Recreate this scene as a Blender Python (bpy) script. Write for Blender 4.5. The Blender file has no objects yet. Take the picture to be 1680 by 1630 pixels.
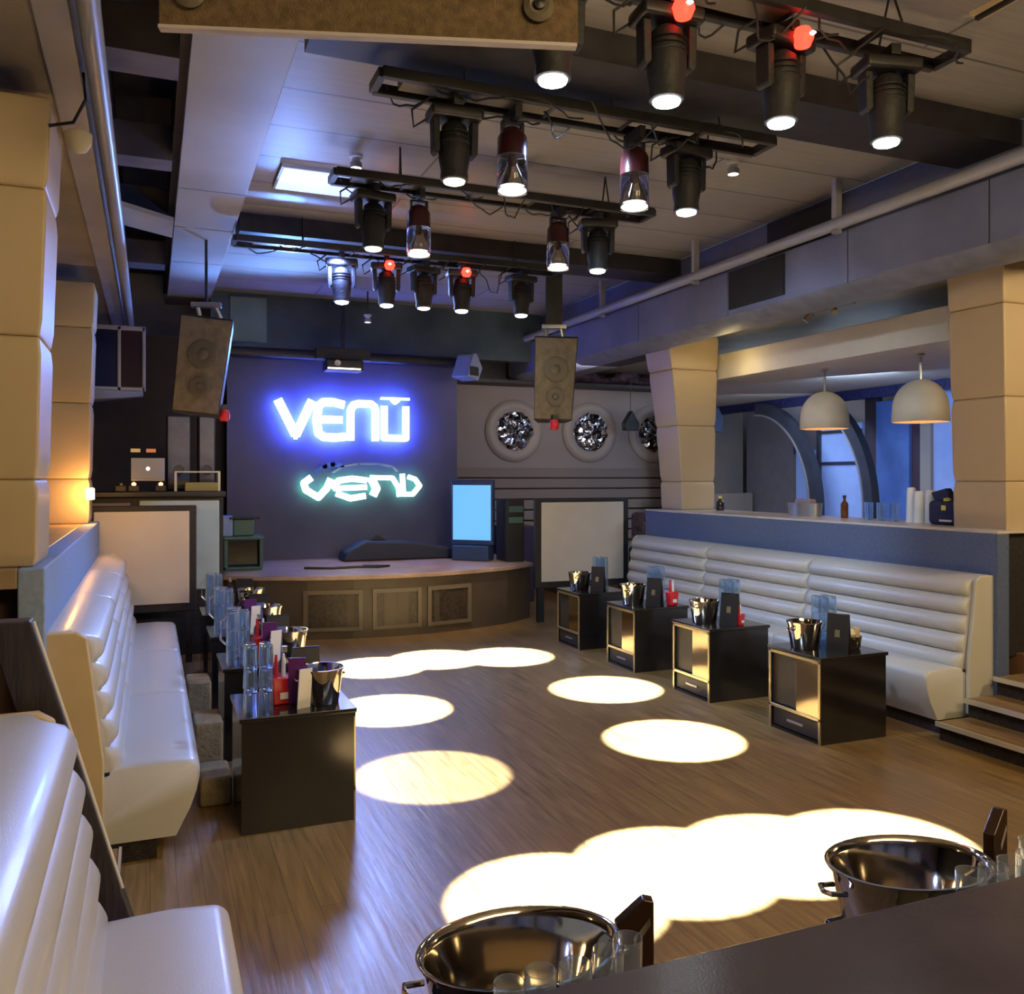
import bpy, bmesh, math, random
from mathutils import Vector, Matrix
PI = math.pi
random.seed(7)
C = bpy.context.scene.collection

# ------------------------------------------------------------------ materials
def M(name, col, rough=0.5, metal=0.0, var=0.0, scale=6.0, bump=0.0, bscale=40.0, emit=None, es=0.0, trans=0.0, coat=0.0, stretch=None, spec=None):
    m = bpy.data.materials.new(name); m.use_nodes = True
    nt = m.node_tree; p = nt.nodes['Principled BSDF']
    p.inputs['Base Color'].default_value = (*col, 1)
    p.inputs['Roughness'].default_value = rough
    p.inputs['Metallic'].default_value = metal
    if spec is not None: p.inputs['Specular IOR Level'].default_value = spec
    if trans: p.inputs['Transmission Weight'].default_value = trans
    if coat:
        p.inputs['Coat Weight'].default_value = coat; p.inputs['Coat Roughness'].default_value = 0.12
    if emit:
        p.inputs['Emission Color'].default_value = (*emit, 1); p.inputs['Emission Strength'].default_value = es
    tc = nt.nodes.new('ShaderNodeTexCoord'); mp = nt.nodes.new('ShaderNodeMapping')
    nt.links.new(tc.outputs['Object'], mp.inputs['Vector'])
    if stretch: mp.inputs['Scale'].default_value = stretch
    if var:
        n = nt.nodes.new('ShaderNodeTexNoise'); n.inputs['Scale'].default_value = scale; n.inputs['Detail'].default_value = 5
        nt.links.new(mp.outputs[0], n.inputs['Vector'])
        r = nt.nodes.new('ShaderNodeValToRGB')
        r.color_ramp.elements[0].position = .3; r.color_ramp.elements[1].position = .7
        r.color_ramp.elements[0].color = (*[max(0, c*(1-var)) for c in col], 1)
        r.color_ramp.elements[1].color = (*[min(1, c*(1+var)) for c in col], 1)
        nt.links.new(n.outputs['Fac'], r.inputs['Fac']); nt.links.new(r.outputs[0], p.inputs['Base Color'])
    if bump:
        n2 = nt.nodes.new('ShaderNodeTexNoise'); n2.inputs['Scale'].default_value = bscale; n2.inputs['Detail'].default_value = 4
        nt.links.new(mp.outputs[0], n2.inputs['Vector'])
        b = nt.nodes.new('ShaderNodeBump'); b.inputs['Strength'].default_value = bump; b.inputs['Distance'].default_value = .02
        nt.links.new(n2.outputs['Fac'], b.inputs['Height']); nt.links.new(b.outputs[0], p.inputs['Normal'])
    return m

def planks(name, c1, c2, mortar, width, length, rough, along_y=True, bump=.25, rv=.12, msize=.004, ov=.75):
    m = bpy.data.materials.new(name); m.use_nodes = True
    nt = m.node_tree; p = nt.nodes['Principled BSDF']
    tc = nt.nodes.new('ShaderNodeTexCoord'); mp = nt.nodes.new('ShaderNodeMapping')
    if along_y: mp.inputs['Rotation'].default_value = (0, 0, PI/2)
    nt.links.new(tc.outputs['Object'], mp.inputs['Vector'])
    br = nt.nodes.new('ShaderNodeTexBrick')
    br.inputs['Scale'].default_value = 1; br.inputs['Mortar Size'].default_value = msize
    br.inputs['Brick Width'].default_value = length; br.inputs['Row Height'].default_value = width
    br.inputs['Color1'].default_value = (*c1, 1); br.inputs['Color2'].default_value = (*c2, 1); br.inputs['Mortar'].default_value = (*mortar, 1)
    nt.links.new(mp.outputs[0], br.inputs['Vector'])
    mp2 = nt.nodes.new('ShaderNodeMapping'); mp2.inputs['Scale'].default_value = (14, 1.0, 1) if along_y else (1.0, 14, 1)
    nt.links.new(tc.outputs['Object'], mp2.inputs['Vector'])
    n = nt.nodes.new('ShaderNodeTexNoise'); n.inputs['Scale'].default_value = 2.5; n.inputs['Detail'].default_value = 8
    nt.links.new(mp2.outputs[0], n.inputs['Vector'])
    mx = nt.nodes.new('ShaderNodeMix'); mx.data_type = 'RGBA'; mx.blend_type = 'OVERLAY'; mx.inputs[0].default_value = ov
    nt.links.new(br.outputs['Color'], mx.inputs[6]); nt.links.new(n.outputs['Fac'], mx.inputs[7])
    nt.links.new(mx.outputs[2], p.inputs['Base Color'])
    mr = nt.nodes.new('ShaderNodeMapRange'); mr.inputs[3].default_value = rough-rv; mr.inputs[4].default_value = rough+rv
    nt.links.new(n.outputs['Fac'], mr.inputs[0]); nt.links.new(mr.outputs[0], p.inputs['Roughness'])
    b = nt.nodes.new('ShaderNodeBump'); b.inputs['Strength'].default_value = bump; b.inputs['Distance'].default_value = .01
    nt.links.new(n.outputs['Fac'], b.inputs['Height']); nt.links.new(b.outputs[0], p.inputs['Normal'])
    return m

FLOOR = planks('floor_wood', (.225,.135,.048), (.27,.165,.060), (.14,.085,.032), .11, 1.5, .36, msize=.002, bump=.18)
STEP = planks('step_wood', (.22,.13,.055), (.27,.165,.07), (.12,.07,.03), .15, 1.6, .4)
STAGE = M('stage_floor', (.40,.29,.22), .35, var=.25, scale=3, bump=.1)
CEIL = planks('ceiling_boards', (.27,.255,.245), (.33,.31,.29), (.10,.095,.09), .62, 4.0, .42, along_y=False, bump=.08, msize=.010, ov=.3)
TIERC = M('tier_ceiling', (.20,.17,.14), .5, var=.25, scale=2, bump=.2, bscale=8)
SOFFP = M('rough_panel', (.16,.105,.055), .8, var=.3, scale=30, bump=.6, bscale=160)  # brown of the warm near light put into the base colour
STRIP = M('duct_board', (.36,.36,.37), .45, var=.12, scale=1.5)
BEAM = M('blue_cast_beam', (.14,.155,.25), .5, var=.2, scale=2, bump=.1)  # blue light from the far end mixed into the beam colour
PIPE = M('painted_pipe', (.30,.31,.36), .35)
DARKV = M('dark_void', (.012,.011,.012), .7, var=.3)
DARKB = M('dark_beam', (.02,.018,.022), .5, var=.4, scale=8)
BACKW = M('grey_lilac_wall', (.30,.265,.255), .6, var=.06, scale=2)
STAGEW = M('stage_back_wall', (.075,.08,.15), .5, var=.12, scale=2)
UPW = M('upper_teal_wall', (.05,.075,.08), .25, var=.5, scale=1.2)
UPW2 = M('upper_teal_panel', (.13,.2,.2), .3, var=.2, scale=2)
LEATH = M('cream_leather', (.54,.525,.47), .38, bump=.08, bscale=220, coat=.08)
LEATHC = M('column_leather', (.50,.395,.245), .42, bump=.06, bscale=200)
TAN = M('tan_panel', (.60,.47,.27), .5, var=.06)
PARA = M('blue_grey_fabric', (.085,.12,.22), .75, var=.12, scale=40, bump=.15, bscale=300)
PARAL = M('pale_blue_fabric', (.24,.33,.50), .75, var=.10, scale=40, bump=.15, bscale=300)
LEDGE = M('ledge_wood', (.36,.26,.15), .35, var=.15, scale=4)
LEDGEL = M('ledge_stone', (.55,.5,.45), .3, var=.1)
BLACK = M('black_gloss', (.012,.011,.011), .16, var=.4, scale=3, coat=.5)
BLKS = M('black_satin', (.018,.017,.018), .4, var=.3, scale=10)
BLKM = M('black_matt', (.018,.018,.02), .6, var=.3, scale=30, bump=.2)
GOLD = M('champagne_metal', (.62,.54,.33), .28, .9)
MIRR = M('tinted_mirror', (.42,.36,.25), .12, 1.0)
CHROME = M('polished_steel', (.72,.66,.56), .09, 1.0, bump=.03, bscale=6)
STEEL = M('dull_steel', (.45,.45,.46), .35, .8)
GLASS = M('clear_glass', (.86,.92,1.0), .04, trans=.92)
GLASSB = M('blue_clear_glass', (.72,.86,1.0), .04, trans=.95)
SMOKE = M('smoked_glass', (.10,.08,.06), .05, trans=.6)
VENTP = M('dark_vent_pane', (.05,.04,.028), .3, var=.5, scale=25)
OLIVE = M('olive_stage_front', (.085,.068,.045), .35, var=.2, scale=3)
OLIVEF = M('olive_frame', (.15,.125,.085), .4)
WHITEP = M('white_panel', (.64,.60,.52), .5, var=.05, scale=3)
BLUEP = M('pale_blue_panel', (.45,.58,.62), .45, var=.06)
SPKG = M('speaker_grille', (.17,.145,.10), .6, var=.25, scale=14, bump=.5, bscale=260)
SPKC = M('speaker_cone', (.10,.09,.065), .5)
SUBG = M('sub_grille', (.20,.20,.17), .6, var=.15, scale=8, bump=.3, bscale=240)
RED = M('red_plastic', (.55,.02,.03), .25)
REDL = M('red_led', (.6,.0,.0), .3, emit=(1,.02,.01), es=9)
REDC = M('red_led_core', (1,.5,.4), .3, emit=(1,.55,.45), es=25)
WHITE = M('white_plastic', (.75,.73,.70), .4)
LENS = M('lit_lens', (1,1,1), .2, emit=(.92,.97,1), es=45)
LENSW = M('dim_lens', (1,1,1), .2, emit=(1,.93,.78), es=3)
SIGN = M('sign_face', (1,1,1), .4, emit=(.90,.93,1), es=3)
SIGNB = M('sign_halo_strip', (.1,.2,1), .4, emit=(.07,.14,1), es=70)
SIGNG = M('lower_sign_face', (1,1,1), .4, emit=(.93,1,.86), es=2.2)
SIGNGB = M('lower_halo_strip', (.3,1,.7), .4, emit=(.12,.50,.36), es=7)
GLOWP = M('ceiling_glow', (.5,.6,1), .3, emit=(.42,.55,1), es=1.5)
SCRB = M('blue_screen', (.1,.3,.8), .2, emit=(.13,.42,.78), es=1.1)
SCRW = M('laptop_lid', (.35,.38,.50), .3, .3)
ORNG = M('orange_bulb', (1,.5,.1), .3, emit=(1,.50,.10), es=60)
WARMB = M('warm_bulb', (1,.6,.3), .3, emit=(1,.40,.15), es=5)
SHADE = M('cream_lamp_shade', (.55,.50,.38), .5, var=.04)
ARCHM = M('dark_arch', (.022,.025,.035), .4, var=.2)
LBLUE = M('light_blue_wall', (.26,.38,.72), .5, var=.06)
MBLUE = M('mid_blue_wall', (.07,.15,.42), .5, var=.1)
PURP = M('dark_plum_wall', (.05,.025,.04), .5)
RIM = M('porthole_rim', (.38,.34,.31), .45)
CRUMP = M('crumpled_foil', (.55,.56,.60), .12, 1.0, bump=1.0, bscale=7)
HEADER = M('cream_header', (.58,.54,.45), .55, var=.04)
COUNT = M('dark_counter', (.055,.046,.055), .18, var=.15, scale=4, bump=.03, bscale=200)
NAVY = M('navy_cloth', (.015,.02,.07), .7, bump=.5, bscale=30)
YELL = M('yellow_cloth', (.75,.68,.12), .6)
PAPER = M('paper_white', (.78,.76,.72), .6)
PURPC = M('purple_card', (.16,.03,.17), .4)
BLUEC = M('blue_card', (.05,.08,.30), .4)
TEALB = M('teal_box', (.07,.16,.15), .5)
CABLE = M('black_cable', (.02,.02,.02), .5)
WOODD = M('dark_stained_wood', (.03,.022,.02), .45, var=.5, scale=8, bump=.5, bscale=30, stretch=(1,1,.2))
CARPET = M('dark_plinth', (.03,.022,.018), .9, bump=.6, bscale=90, var=.5, scale=30)
STONE = M('stone_block', (.34,.27,.15), .7, var=.3, scale=8, bump=.4)
NOSE = M('step_nosing', (.65,.60,.5), .35, .3)

# ------------------------------------------------------------------ mesh helpers
class MB:
    def __init__(s): s.bm = bmesh.new()
    def box(s, x0, x1, y0, y1, z0, z1):
        v = [s.bm.verts.new(p) for p in ((x0,y0,z0),(x1,y0,z0),(x1,y1,z0),(x0,y1,z0),(x0,y0,z1),(x1,y0,z1),(x1,y1,z1),(x0,y1,z1))]
        for f in ((0,3,2,1),(4,5,6,7),(0,1,5,4),(1,2,6,5),(2,3,7,6),(3,0,4,7)): s.bm.faces.new([v[i] for i in f])
        return s
    def hexa(s, b, t):
        v = [s.bm.verts.new(p) for p in list(b)+list(t)]
        for f in ((0,3,2,1),(4,5,6,7),(0,1,5,4),(1,2,6,5),(2,3,7,6),(3,0,4,7)): s.bm.faces.new([v[i] for i in f])
        return s
    def sections(s, secs):
        rings = [[s.bm.verts.new(p) for p in sec] for sec in secs]
        n = len(rings[0])
        for a, b in zip(rings, rings[1:]):
            for i in range(n): s.bm.faces.new((a[i], a[(i+1)%n], b[(i+1)%n], b[i]))
        s.bm.faces.new(rings[0][::-1]); s.bm.faces.new(rings[-1])
        return s
    def prism(s, pts, axis, lo, hi):
        f = {'x': lambda p, c: (c, p[0], p[1]), 'y': lambda p, c: (p[0], c, p[1]), 'z': lambda p, c: (p[0], p[1], c)}[axis]
        return s.sections([[f(p, lo) for p in pts], [f(p, hi) for p in pts]])
    def lathe(s, prof, c=(0,0,0), seg=20, sx=1, sy=1, rot=None, closed=False):
        rings = []
        for r, z in prof:
            ring = []
            for i in range(seg):
                a = 2*PI*i/seg
                p = Vector((max(r,1e-4)*math.cos(a)*sx, max(r,1e-4)*math.sin(a)*sy, z))
                if rot: p = rot @ p
                ring.append(s.bm.verts.new(p+Vector(c)))
            rings.append(ring)
        for a, b in zip(rings, rings[1:]):
            for i in range(seg): s.bm.faces.new((a[i], a[(i+1)%seg], b[(i+1)%seg], b[i]))
        if closed:
            a, b = rings[-1], rings[0]
            for i in range(seg): s.bm.faces.new((a[i], a[(i+1)%seg], b[(i+1)%seg], b[i]))
        else:
            s.bm.faces.new(rings[0][::-1]); s.bm.faces.new(rings[-1])
        return s
    def tube(s, pts, r, seg=8):
        pts = [Vector(p) for p in pts]; secs = []
        for i, p in enumerate(pts):
            d = (pts[min(i+1, len(pts)-1)] - pts[max(i-1, 0)]).normalized()
            u = d.cross(Vector((0,0,1)))
            if u.length < .05: u = d.cross(Vector((0,1,0)))
            u.normalize(); w = d.cross(u).normalized()
            secs.append([p + u*r*math.cos(2*PI*k/seg) + w*r*math.sin(2*PI*k/seg) for k in range(seg)])
        return s.sections(secs)
    def build(s, name, mat, parent=None, smooth=False, bevel=0, bseg=2, angle=None):
        bmesh.ops.recalc_face_normals(s.bm, faces=s.bm.faces)
        me = bpy.data.meshes.new(name); s.bm.to_mesh(me); s.bm.free()
        me.materials.append(mat)
        o = bpy.data.objects.new(name, me); C.objects.link(o)
        if parent: o.parent = parent
        if bevel:
            b = o.modifiers.new('bevel', 'BEVEL'); b.width = bevel; b.segments = bseg; b.limit_method = 'ANGLE'; b.angle_limit = .6
            for p in me.polygons: p.use_smooth = True
            w = o.modifiers.new('wn', 'WEIGHTED_NORMAL'); w.keep_sharp = True
        elif smooth:
            for p in me.polygons: p.use_smooth = True
            try: me.set_sharp_from_angle(angle=angle or math.radians(40))
            except Exception: pass
        return o

def tag(o, label, cat, group=None, kind=None):
    o['label'] = label; o['category'] = cat
    if group: o['group'] = group
    if kind: o['kind'] = kind
    return o
def thing(name, label, cat, loc=(0,0,0), rz=0, group=None):
    o = bpy.data.objects.new(name, None); C.objects.link(o); o.location = loc; o.rotation_euler = (0,0,rz)
    o.empty_display_size = .1
    return tag(o, label, cat, group)
def struct(name, mb, mat, **k):
    o = mb.build(name, mat, **k); o['kind'] = 'structure'; return o
def tree(o, parent=None):
    c = o.copy(); C.objects.link(c); c.parent = parent
    for ch in list(o.children):
        tree(ch, c)
    return c
def dup(root, label, loc, rz=0, group=None):
    r = tree(root); r.location = loc; r.rotation_euler = (0,0,rz); r['label'] = label
    if group: r['group'] = group
    return r
def light(kind, name, loc, energy, col, **k):
    l = bpy.data.lights.new(name, kind); l.energy = energy; l.color = col
    for a, v in k.items():
        if a not in ('to', 'parent'): setattr(l, a, v)
    o = bpy.data.objects.new(name, l); C.objects.link(o); o.location = loc
    if 'to' in k:
        d = Vector(k['to'])-Vector(loc); o.rotation_euler = d.to_track_quat('-Z', 'Y').to_euler()
    return o

# ------------------------------------------------------------------ camera
cam = bpy.data.cameras.new('camera'); co = bpy.data.objects.new('camera', cam); C.objects.link(co)
co.location = (0, 0, 1.8); co.rotation_euler = (PI/2, 0, -math.radians(22.2))
cam.sensor_width = 36; cam.lens = 36*1455/1680; cam.shift_y = -32/1680; cam.clip_start = .05
bpy.context.scene.camera = co

# ------------------------------------------------------------------ room shell
H = 4.2
struct('floor', MB().box(-3.6, 9.8, -1.6, 13.3, -.1, 0), FLOOR)
struct('ceiling', MB().box(.2, 5.4, -1.6, 13.3, H, H+.1), CEIL)
struct('ceiling', MB().box(5.6, 9.8, -1.6, 13.3, 3.5, 3.6), TIERC)
struct('ceiling', MB().box(-3.6, -.42, -1.6, 13.3, 3.62, 3.72), TIERC)
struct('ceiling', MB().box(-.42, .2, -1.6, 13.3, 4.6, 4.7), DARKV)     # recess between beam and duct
struct('wall_back', MB().box(-3.6, 9.8, 13.2, 13.3, 0, 4.7), BACKW)
struct('wall_right', MB().box(9.7, 9.8, -1.6, 13.2, 0, 4.7), BACKW)
struct('wall_left', MB().box(-3.6, -3.5, -1.6, 13.2, 0, 4.7), BLKM)
struct('wall_front', MB().box(-3.6, 9.8, -1.7, -1.6, 0, 4.7), TIERC)
# wall above the portholes
struct('trim_1', MB().box(4.02, 5.6, 13.02, 13.2, 3.32, 4.2), DARKB)
# stage wall with the sign
struct('wall_stage', MB().box(.92, 4.0, 12.0, 12.2, .70, 3.5), STAGEW)
up = MB().box(.72, 5.35, 12.0, 12.2, 3.5, 4.2); struct('wall_stage', up, UPW)
struct('trim_2', MB().box(.95, 1.42, 11.97, 12.0, 3.56, 4.15), UPW2, bevel=.01)
struct('wall_stage', MB().box(4.0, 4.05, 12.0, 13.2, .70, 3.5), STAGEW)
struct('trim_3', MB().tube([(.95, 11.9, 3.42), (4.1, 11.9, 3.42)], .07, 12), BLKS, smooth=True)
struct('wall_stage', MB().box(-3.5, .92, 12.3, 12.4, 0, 3.62), M('dark_brown_wall', (.035,.025,.022), .7, var=.2))
# wainscot / groove boards under the portholes
w = MB()
for k in range(7): w.box(4.1, 9.6, 13.1-.015*k, 13.2, .78+.17*(6-k)-.0, .94+.17*(6-k)-.01)
struct('trim_4', w, M('wainscot', (.23,.195,.18), .6), bevel=.01)

# ceiling furniture: strip duct, beams, pipes
s = MB()
for a, b, d in ((3.0, 7.45, 0), (7.47, 8.6, .0), (8.62, 10.0, 0), (10.02, 11.95, 0)):
    s.box(.2, .72, a, b, 4.08, 4.2)
struct('trim_5', s, STRIP, bevel=.006)
struct('trim_6', MB().box(-.42, -.29, -1.6, 12.2, 3.60, 3.80), M('left_beam', (.24,.23,.25), .5, var=.15, scale=2))
struct('trim_7', MB().box(-.30, -.24, -1.6, 12.2, 3.8, 4.6), DARKB)
struct('trim_8', MB().box(.15, .20, -1.6, 12.2, 4.15, 4.6), DARKB)
cr = MB()
for y, t in ((3.25,.25),(5.2,.3),(6.9,.25),(8.4,.2),(10.3,.3)): cr.box(-.24, .15, y, y+t, 4.1, 4.35)
struct('trim_9', cr, M('cross_board', (.10,.09,.10), .6, var=.3, scale=3))
cr = MB()
for y in (7.9,): cr.hexa([(-.24,y,4.02),(.19,y+.35,4.02),(.19,y+.9,4.02),(-.24,y+.6,4.02)],[(-.24,y,4.06),(.19,y+.35,4.06),(.19,y+.9,4.06),(-.24,y+.6,4.06)])
struct('trim_10', cr, STRIP)
o = struct('trim_11', MB().tube([(-.22, -1.5, 3.62), (-.22, 12.2, 3.62)], .045, 14), PIPE, smooth=True)
# right beam with boards, recess above and pipe along it
b = MB(); y = -1.6
for k, L in enumerate((2.4, 1.5, 1.1, .9, 1.3, 1.6, 1.7, 2.0, 2.2)):
    b.box(5.2, 5.6, y, min(y+L-.012, 12.9), 3.37, 3.80); y += L
struct('trim_12', b, BEAM, bevel=.006)
struct('trim_13', MB().box(5.42, 5.6, -1.6, 13.2, 3.8, 4.2), BEAM)
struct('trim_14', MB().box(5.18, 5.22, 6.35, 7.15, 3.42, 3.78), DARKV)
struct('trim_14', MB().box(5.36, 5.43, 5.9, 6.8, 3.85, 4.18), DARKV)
struct('trim_15', MB().tube([(5.12, -1.5, 3.84), (5.12, 12.0, 3.84)], .05, 14), PIPE, smooth=True)
hg = MB()
for y in (3.6, 5.6, 7.6, 9.6): hg.box(5.09, 5.15, y, y+.05, 3.76, 4.2)
struct('trim_16', hg, PIPE)
# sloped lower edge of the beam on the left tier side of the right duct
struct('trim_17', MB().prism([(5.2,3.37),(5.6,3.37),(5.6,3.30),(5.34,3.30)], 'y', -1.6, 12.9), M('beam_foot', (.16,.18,.27), .5, var=.2), bevel=.01)
# dark cross beams under the ceiling
struct('trim_18', MB().box(.75, 5.42, 4.22, 4.72, 4.03, 4.2), DARKB)
struct('trim_19', MB().box(.75, 5.42, 8.35, 8.8, 4.03, 4.2), DARKB)
# ceiling seam tracks at the near end
for X in (3.04, 3.97):
    t = MB().box(X-.012, X+.012, .2, 3.35, 4.17, 4.2); struct('trim_20', t, DARKV)
    t = MB().box(X-.05, X-.02, .2, 3.35, 4.185, 4.2).box(X+.02, X+.05, .2, 3.35, 4.185, 4.2); struct('trim_20', t, TAN)
# hanging panel near the camera, brown from painted-in warm light, with two round sockets
hp = thing('soffit_board', 'rough brown board hanging across the ceiling at the top of the picture', 'board', (0, 0, 0))
hp.location = (.69, 3.105, 3.35); hp.rotation_euler = (0, 0, math.atan2(2.88-3.33, 1.43+.05))
MB().box(-.69, .775, -.012, .012, .012, .85).build('board', SOFFP, hp, bevel=.006)
MB().box(-.69, .77, -.018, .018, 0, .012).build('edge_strip', M('edge_highlight', (.5,.45,.45), .5), hp)  # pale strip stands in for the highlight along the bottom edge
for X, Z in ((.63, .13), (-.58, .12)):
    q = MB().lathe([(.05,0),(.055,.02),(.035,.035),(.02,.03),(.015,.01)], (X, -.012, Z), 20, rot=Matrix.Rotation(PI/2, 3, 'X')).build('socket', OLIVEF, hp, smooth=True)
    MB().lathe([(.018,0),(.02,.045),(.0,.05)], (X, -.012, Z), 14, rot=Matrix.Rotation(PI/2, 3, 'X')).build('bulb', BLKS, q, smooth=True)

# ------------------------------------------------------------------ tiers, steps
struct('floor', MB().box(5.85, 9.7, -1.6, 13.1, 0, .52), M('tier_floor', (.22,.12,.06), .4, var=.3, scale=4))
struct('floor', MB().box(-3.5, -.95, -1.6, 12.2, 0, .52), M('tier_floor_left', (.12,.08,.05), .5, var=.3, scale=4))
def steps(name, xs, sgn, y0, y1, label):
    t = thing(name, label, 'steps', ((xs[0]), (y0+y1)/2, 0))
    L = (y1-y0)/2
    for k in range(3):
        a = sgn*(xs[k]-xs[0]); bb = sgn*(xs[3]-xs[0]); z = .13*(k+1)
        lo, hi = sorted((sgn*a, sgn*bb))
        MB().box(lo, hi, -L, L, z-.13, z-.03).build('riser', CARPET, t)
        e = -sgn*.03
        l2, h2 = sorted((sgn*a+e, sgn*bb))
        tr = MB().box(l2, h2, -L-.0, L+.0, z-.03, z).build('tread', STEP, t, bevel=.008)
        l3, h3 = sorted((sgn*a+e, sgn*a+e-sgn*.012))
        MB().box(l3, h3, -L, L, z-.03, z+.002).build('nosing', NOSE, tr)
    return t
steps('stair_steps', (5.02, 5.29, 5.57, 5.85), 1, 1.3, 4.53, 'wooden steps up to the right tier beside the end of the cream bench')
steps('stair_steps', (-.16, -.42, -.68, -.95), -1, 3.12, 4.38, 'short wooden steps between the two left benches')
# ledges and parapets
def parapet(x0, x1, lx, y0, y1, mat, lmat, n):
    struct('trim_%d' % n, MB().box(x0, x1, y0, y1, 0, 1.36), mat, bevel=.01)
    a, b2 = sorted((x0 if lx > x0 else x1, lx))
    struct('trim_%d' % (n+1), MB().box(a, b2, y0, y1, 1.34, 1.41), lmat, bevel=.008)
struct('trim_21', MB().box(5.60, 5.72, 4.55, 9.42, 0, 1.40), PARA, bevel=.01)
struct('trim_22', MB().box(5.60, 6.32, 4.55, 9.42, 1.395, 1.415), LEDGEL, bevel=.004)
struct('trim_23', MB().box(5.72, 5.95, 4.60, 4.66, 0.5, 1.39), BLKM)
struct('trim_24', MB().box(-.54, -.43, 4.42, 8.95, 0, 1.40), PARAL, bevel=.01)
struct('trim_25', MB().box(-.96, -.54, 4.42, 8.95, 1.31, 1.40), LEDGE, bevel=.006)
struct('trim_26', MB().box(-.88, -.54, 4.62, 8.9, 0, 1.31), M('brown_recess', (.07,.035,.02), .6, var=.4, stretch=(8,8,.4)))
struct('trim_27', MB().box(-.54, -.43, -.6, 2.98, 0, 1.40), PARAL, bevel=.01)
struct('trim_28', MB().box(-1.1, -.54, -.6, 2.98, 1.33, 1.40), LEDGE, bevel=.006)

# ------------------------------------------------------------------ padded columns
def column(name, label, x0, x1, y0, y1, z0, z1, flare, seams, vs=False, mat=LEATHC, side=1):
    # flare: how far the aisle-side face leans out at the top
    t = thing(name, label, 'column', ((x0+x1)/2, (y0+y1)/2, z0))
    cx, cy = (x0+x1)/2, (y0+y1)/2
    zs = [z0]+seams+[z1]
    for a, b_ in zip(zs, zs[1:]):
        def quad(z, pad):
            f = flare*((z-z0)/(z1-z0))**1.6
            xa = x0-cx+pad-(f if side < 0 else 0); xb = x1-cx-pad+(f if side > 0 else 0)
            ya = y0-cy+pad-f*.35; yb = y1-cy-pad
            return xa, xb, ya, yb
        cuts = [0, .52, 1] if vs else [0, 1]
        for u0, u1 in zip(cuts, cuts[1:]):
            secs = []
            for i in range(9):
                tt = i/8; z = a+(b_-a)*tt
                pad = .010*(abs(2*tt-1))**14 - .003
                xa, xb, ya, yb = quad(z, pad)
                p0 = .012 if u0 > 0 else 0; p1 = .012 if u1 < 1 else 0
                # vertical seam splits the front along x
                X0 = xa+(xb-xa)*u0+p0*.3; X1 = xa+(xb-xa)*u1-p1*.3
                secs.append([(X0, ya, z-z0), (X1, ya, z-z0), (X1, yb, z-z0), (X0, yb, z-z0)])
            MB().sections(secs).build('padded_panel', mat, t, bevel=.014, bseg=3)
    return t
column('padded_column', 'large cream padded column nearest the camera on the left', -.95, -.47, 4.47, 4.98, 1.40, 3.50, .06, [1.79, 2.43, 3.09], side=1)
column('padded_column', 'slimmer cream padded column on the left behind the orange lamp', -.88, -.49, 8.45, 8.9, 1.40, 3.48, .05, [1.79, 2.44, 3.09], side=1)
column('padded_column', 'tapering cream padded column at the far end of the right bench', 5.82, 6.27, 8.94, 9.40, 1.415, 3.47, .26, [1.75, 2.41, 3.07], side=-1)
column('padded_column', 'wide cream padded column at the right edge above the steps', 5.86, 6.60, 4.68, 5.14, .52, 3.46, .09, [1.13, 1.77, 2.40, 3.09], vs=True, side=-1)

# ------------------------------------------------------------------ benches
def bench(label, loc, rz, ys, fancy=True, mat=LEATH, deep=0.0):
    t = thing('banquette_bench', label, 'bench', loc, rz)
    for a, b_ in zip(ys, ys[1:]):
        secs = []
        N = 40
        offs = [0, .008, .03, .07]; L = b_-a
        ysm = [a+.004+o_ for o_ in offs]+[a+L*.35, a+L*.65]+[b_-.004-o_ for o_ in offs[::-1]]
        for y in ysm:
            e = min(y-a, b_-y); k = 1-.75*math.exp(-max(0, e-.004)/.02)
            sec = [(0, y, .36)]
            for i in range(N+1):
                tt = i/N; z = .42+.66*tt
                x = .27-.10*tt + (.055*abs(math.sin(5*PI*tt))**.6)*k - .02*(1-k)
                if tt > .98: x -= .03
                sec.append((x, y, z))
            sec += [(.10, y, 1.10), (0, y, 1.10)]
            secs.append(sec)
        MB().sections(secs).build('backrest', mat, t, smooth=True, angle=math.radians(60))
        prof = [(.02,.10),(.50,.10),(.535,.17),(.565,.24),(.590,.31),(.602,.36)]
        for i in range(7):
            an = i/6*PI/2; prof.append((.552+.052*math.cos(an), .40+.052*math.sin(an)))
        prof += [(.44,.460),(.34,.458),(.2,.45),(.02,.43)]
        secs = []
        for y in ysm:
            e = min(y-a, b_-y); k = math.exp(-max(0, e-.004)/.012)
            secs.append([((x+(deep if x > .3 else 0))*(1-.012*k), y, z-.016*k*(z > .2)) for x, z in prof])
        MB().sections(secs).build('seat', mat, t, smooth=True, angle=math.radians(50))
    MB().box(0, .46, ys[0]+.02, ys[-1]-.02, 0, .10).build('plinth', CARPET, t)
    MB().prism([(-.01,.12),(.235,.12),(.235,.5),(.165,1.07),(.12,1.10),(-.01,1.10)], 'y', ys[0]-.035, ys[0]).build('end_panel', TAN if fancy else LEATH, t, bevel=.01)
    MB().prism([(-.01,.12),(.235,.12),(.235,.5),(.165,1.07),(.12,1.10),(-.01,1.10)], 'y', ys[-1], ys[-1]+.035).build('end_panel', TAN if fancy else LEATH, t, bevel=.01)
    return t
bench('long cream tufted bench with three seats along the left low wall', (-.43, 4.50, 0), 0, [0, 1.48, 2.95, 4.42], deep=.05)
bench('cream tufted bench cropped in the bottom left corner', (-.43, 0, 0), 0, [-.55, 1.1, 2.98], deep=.06)
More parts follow.
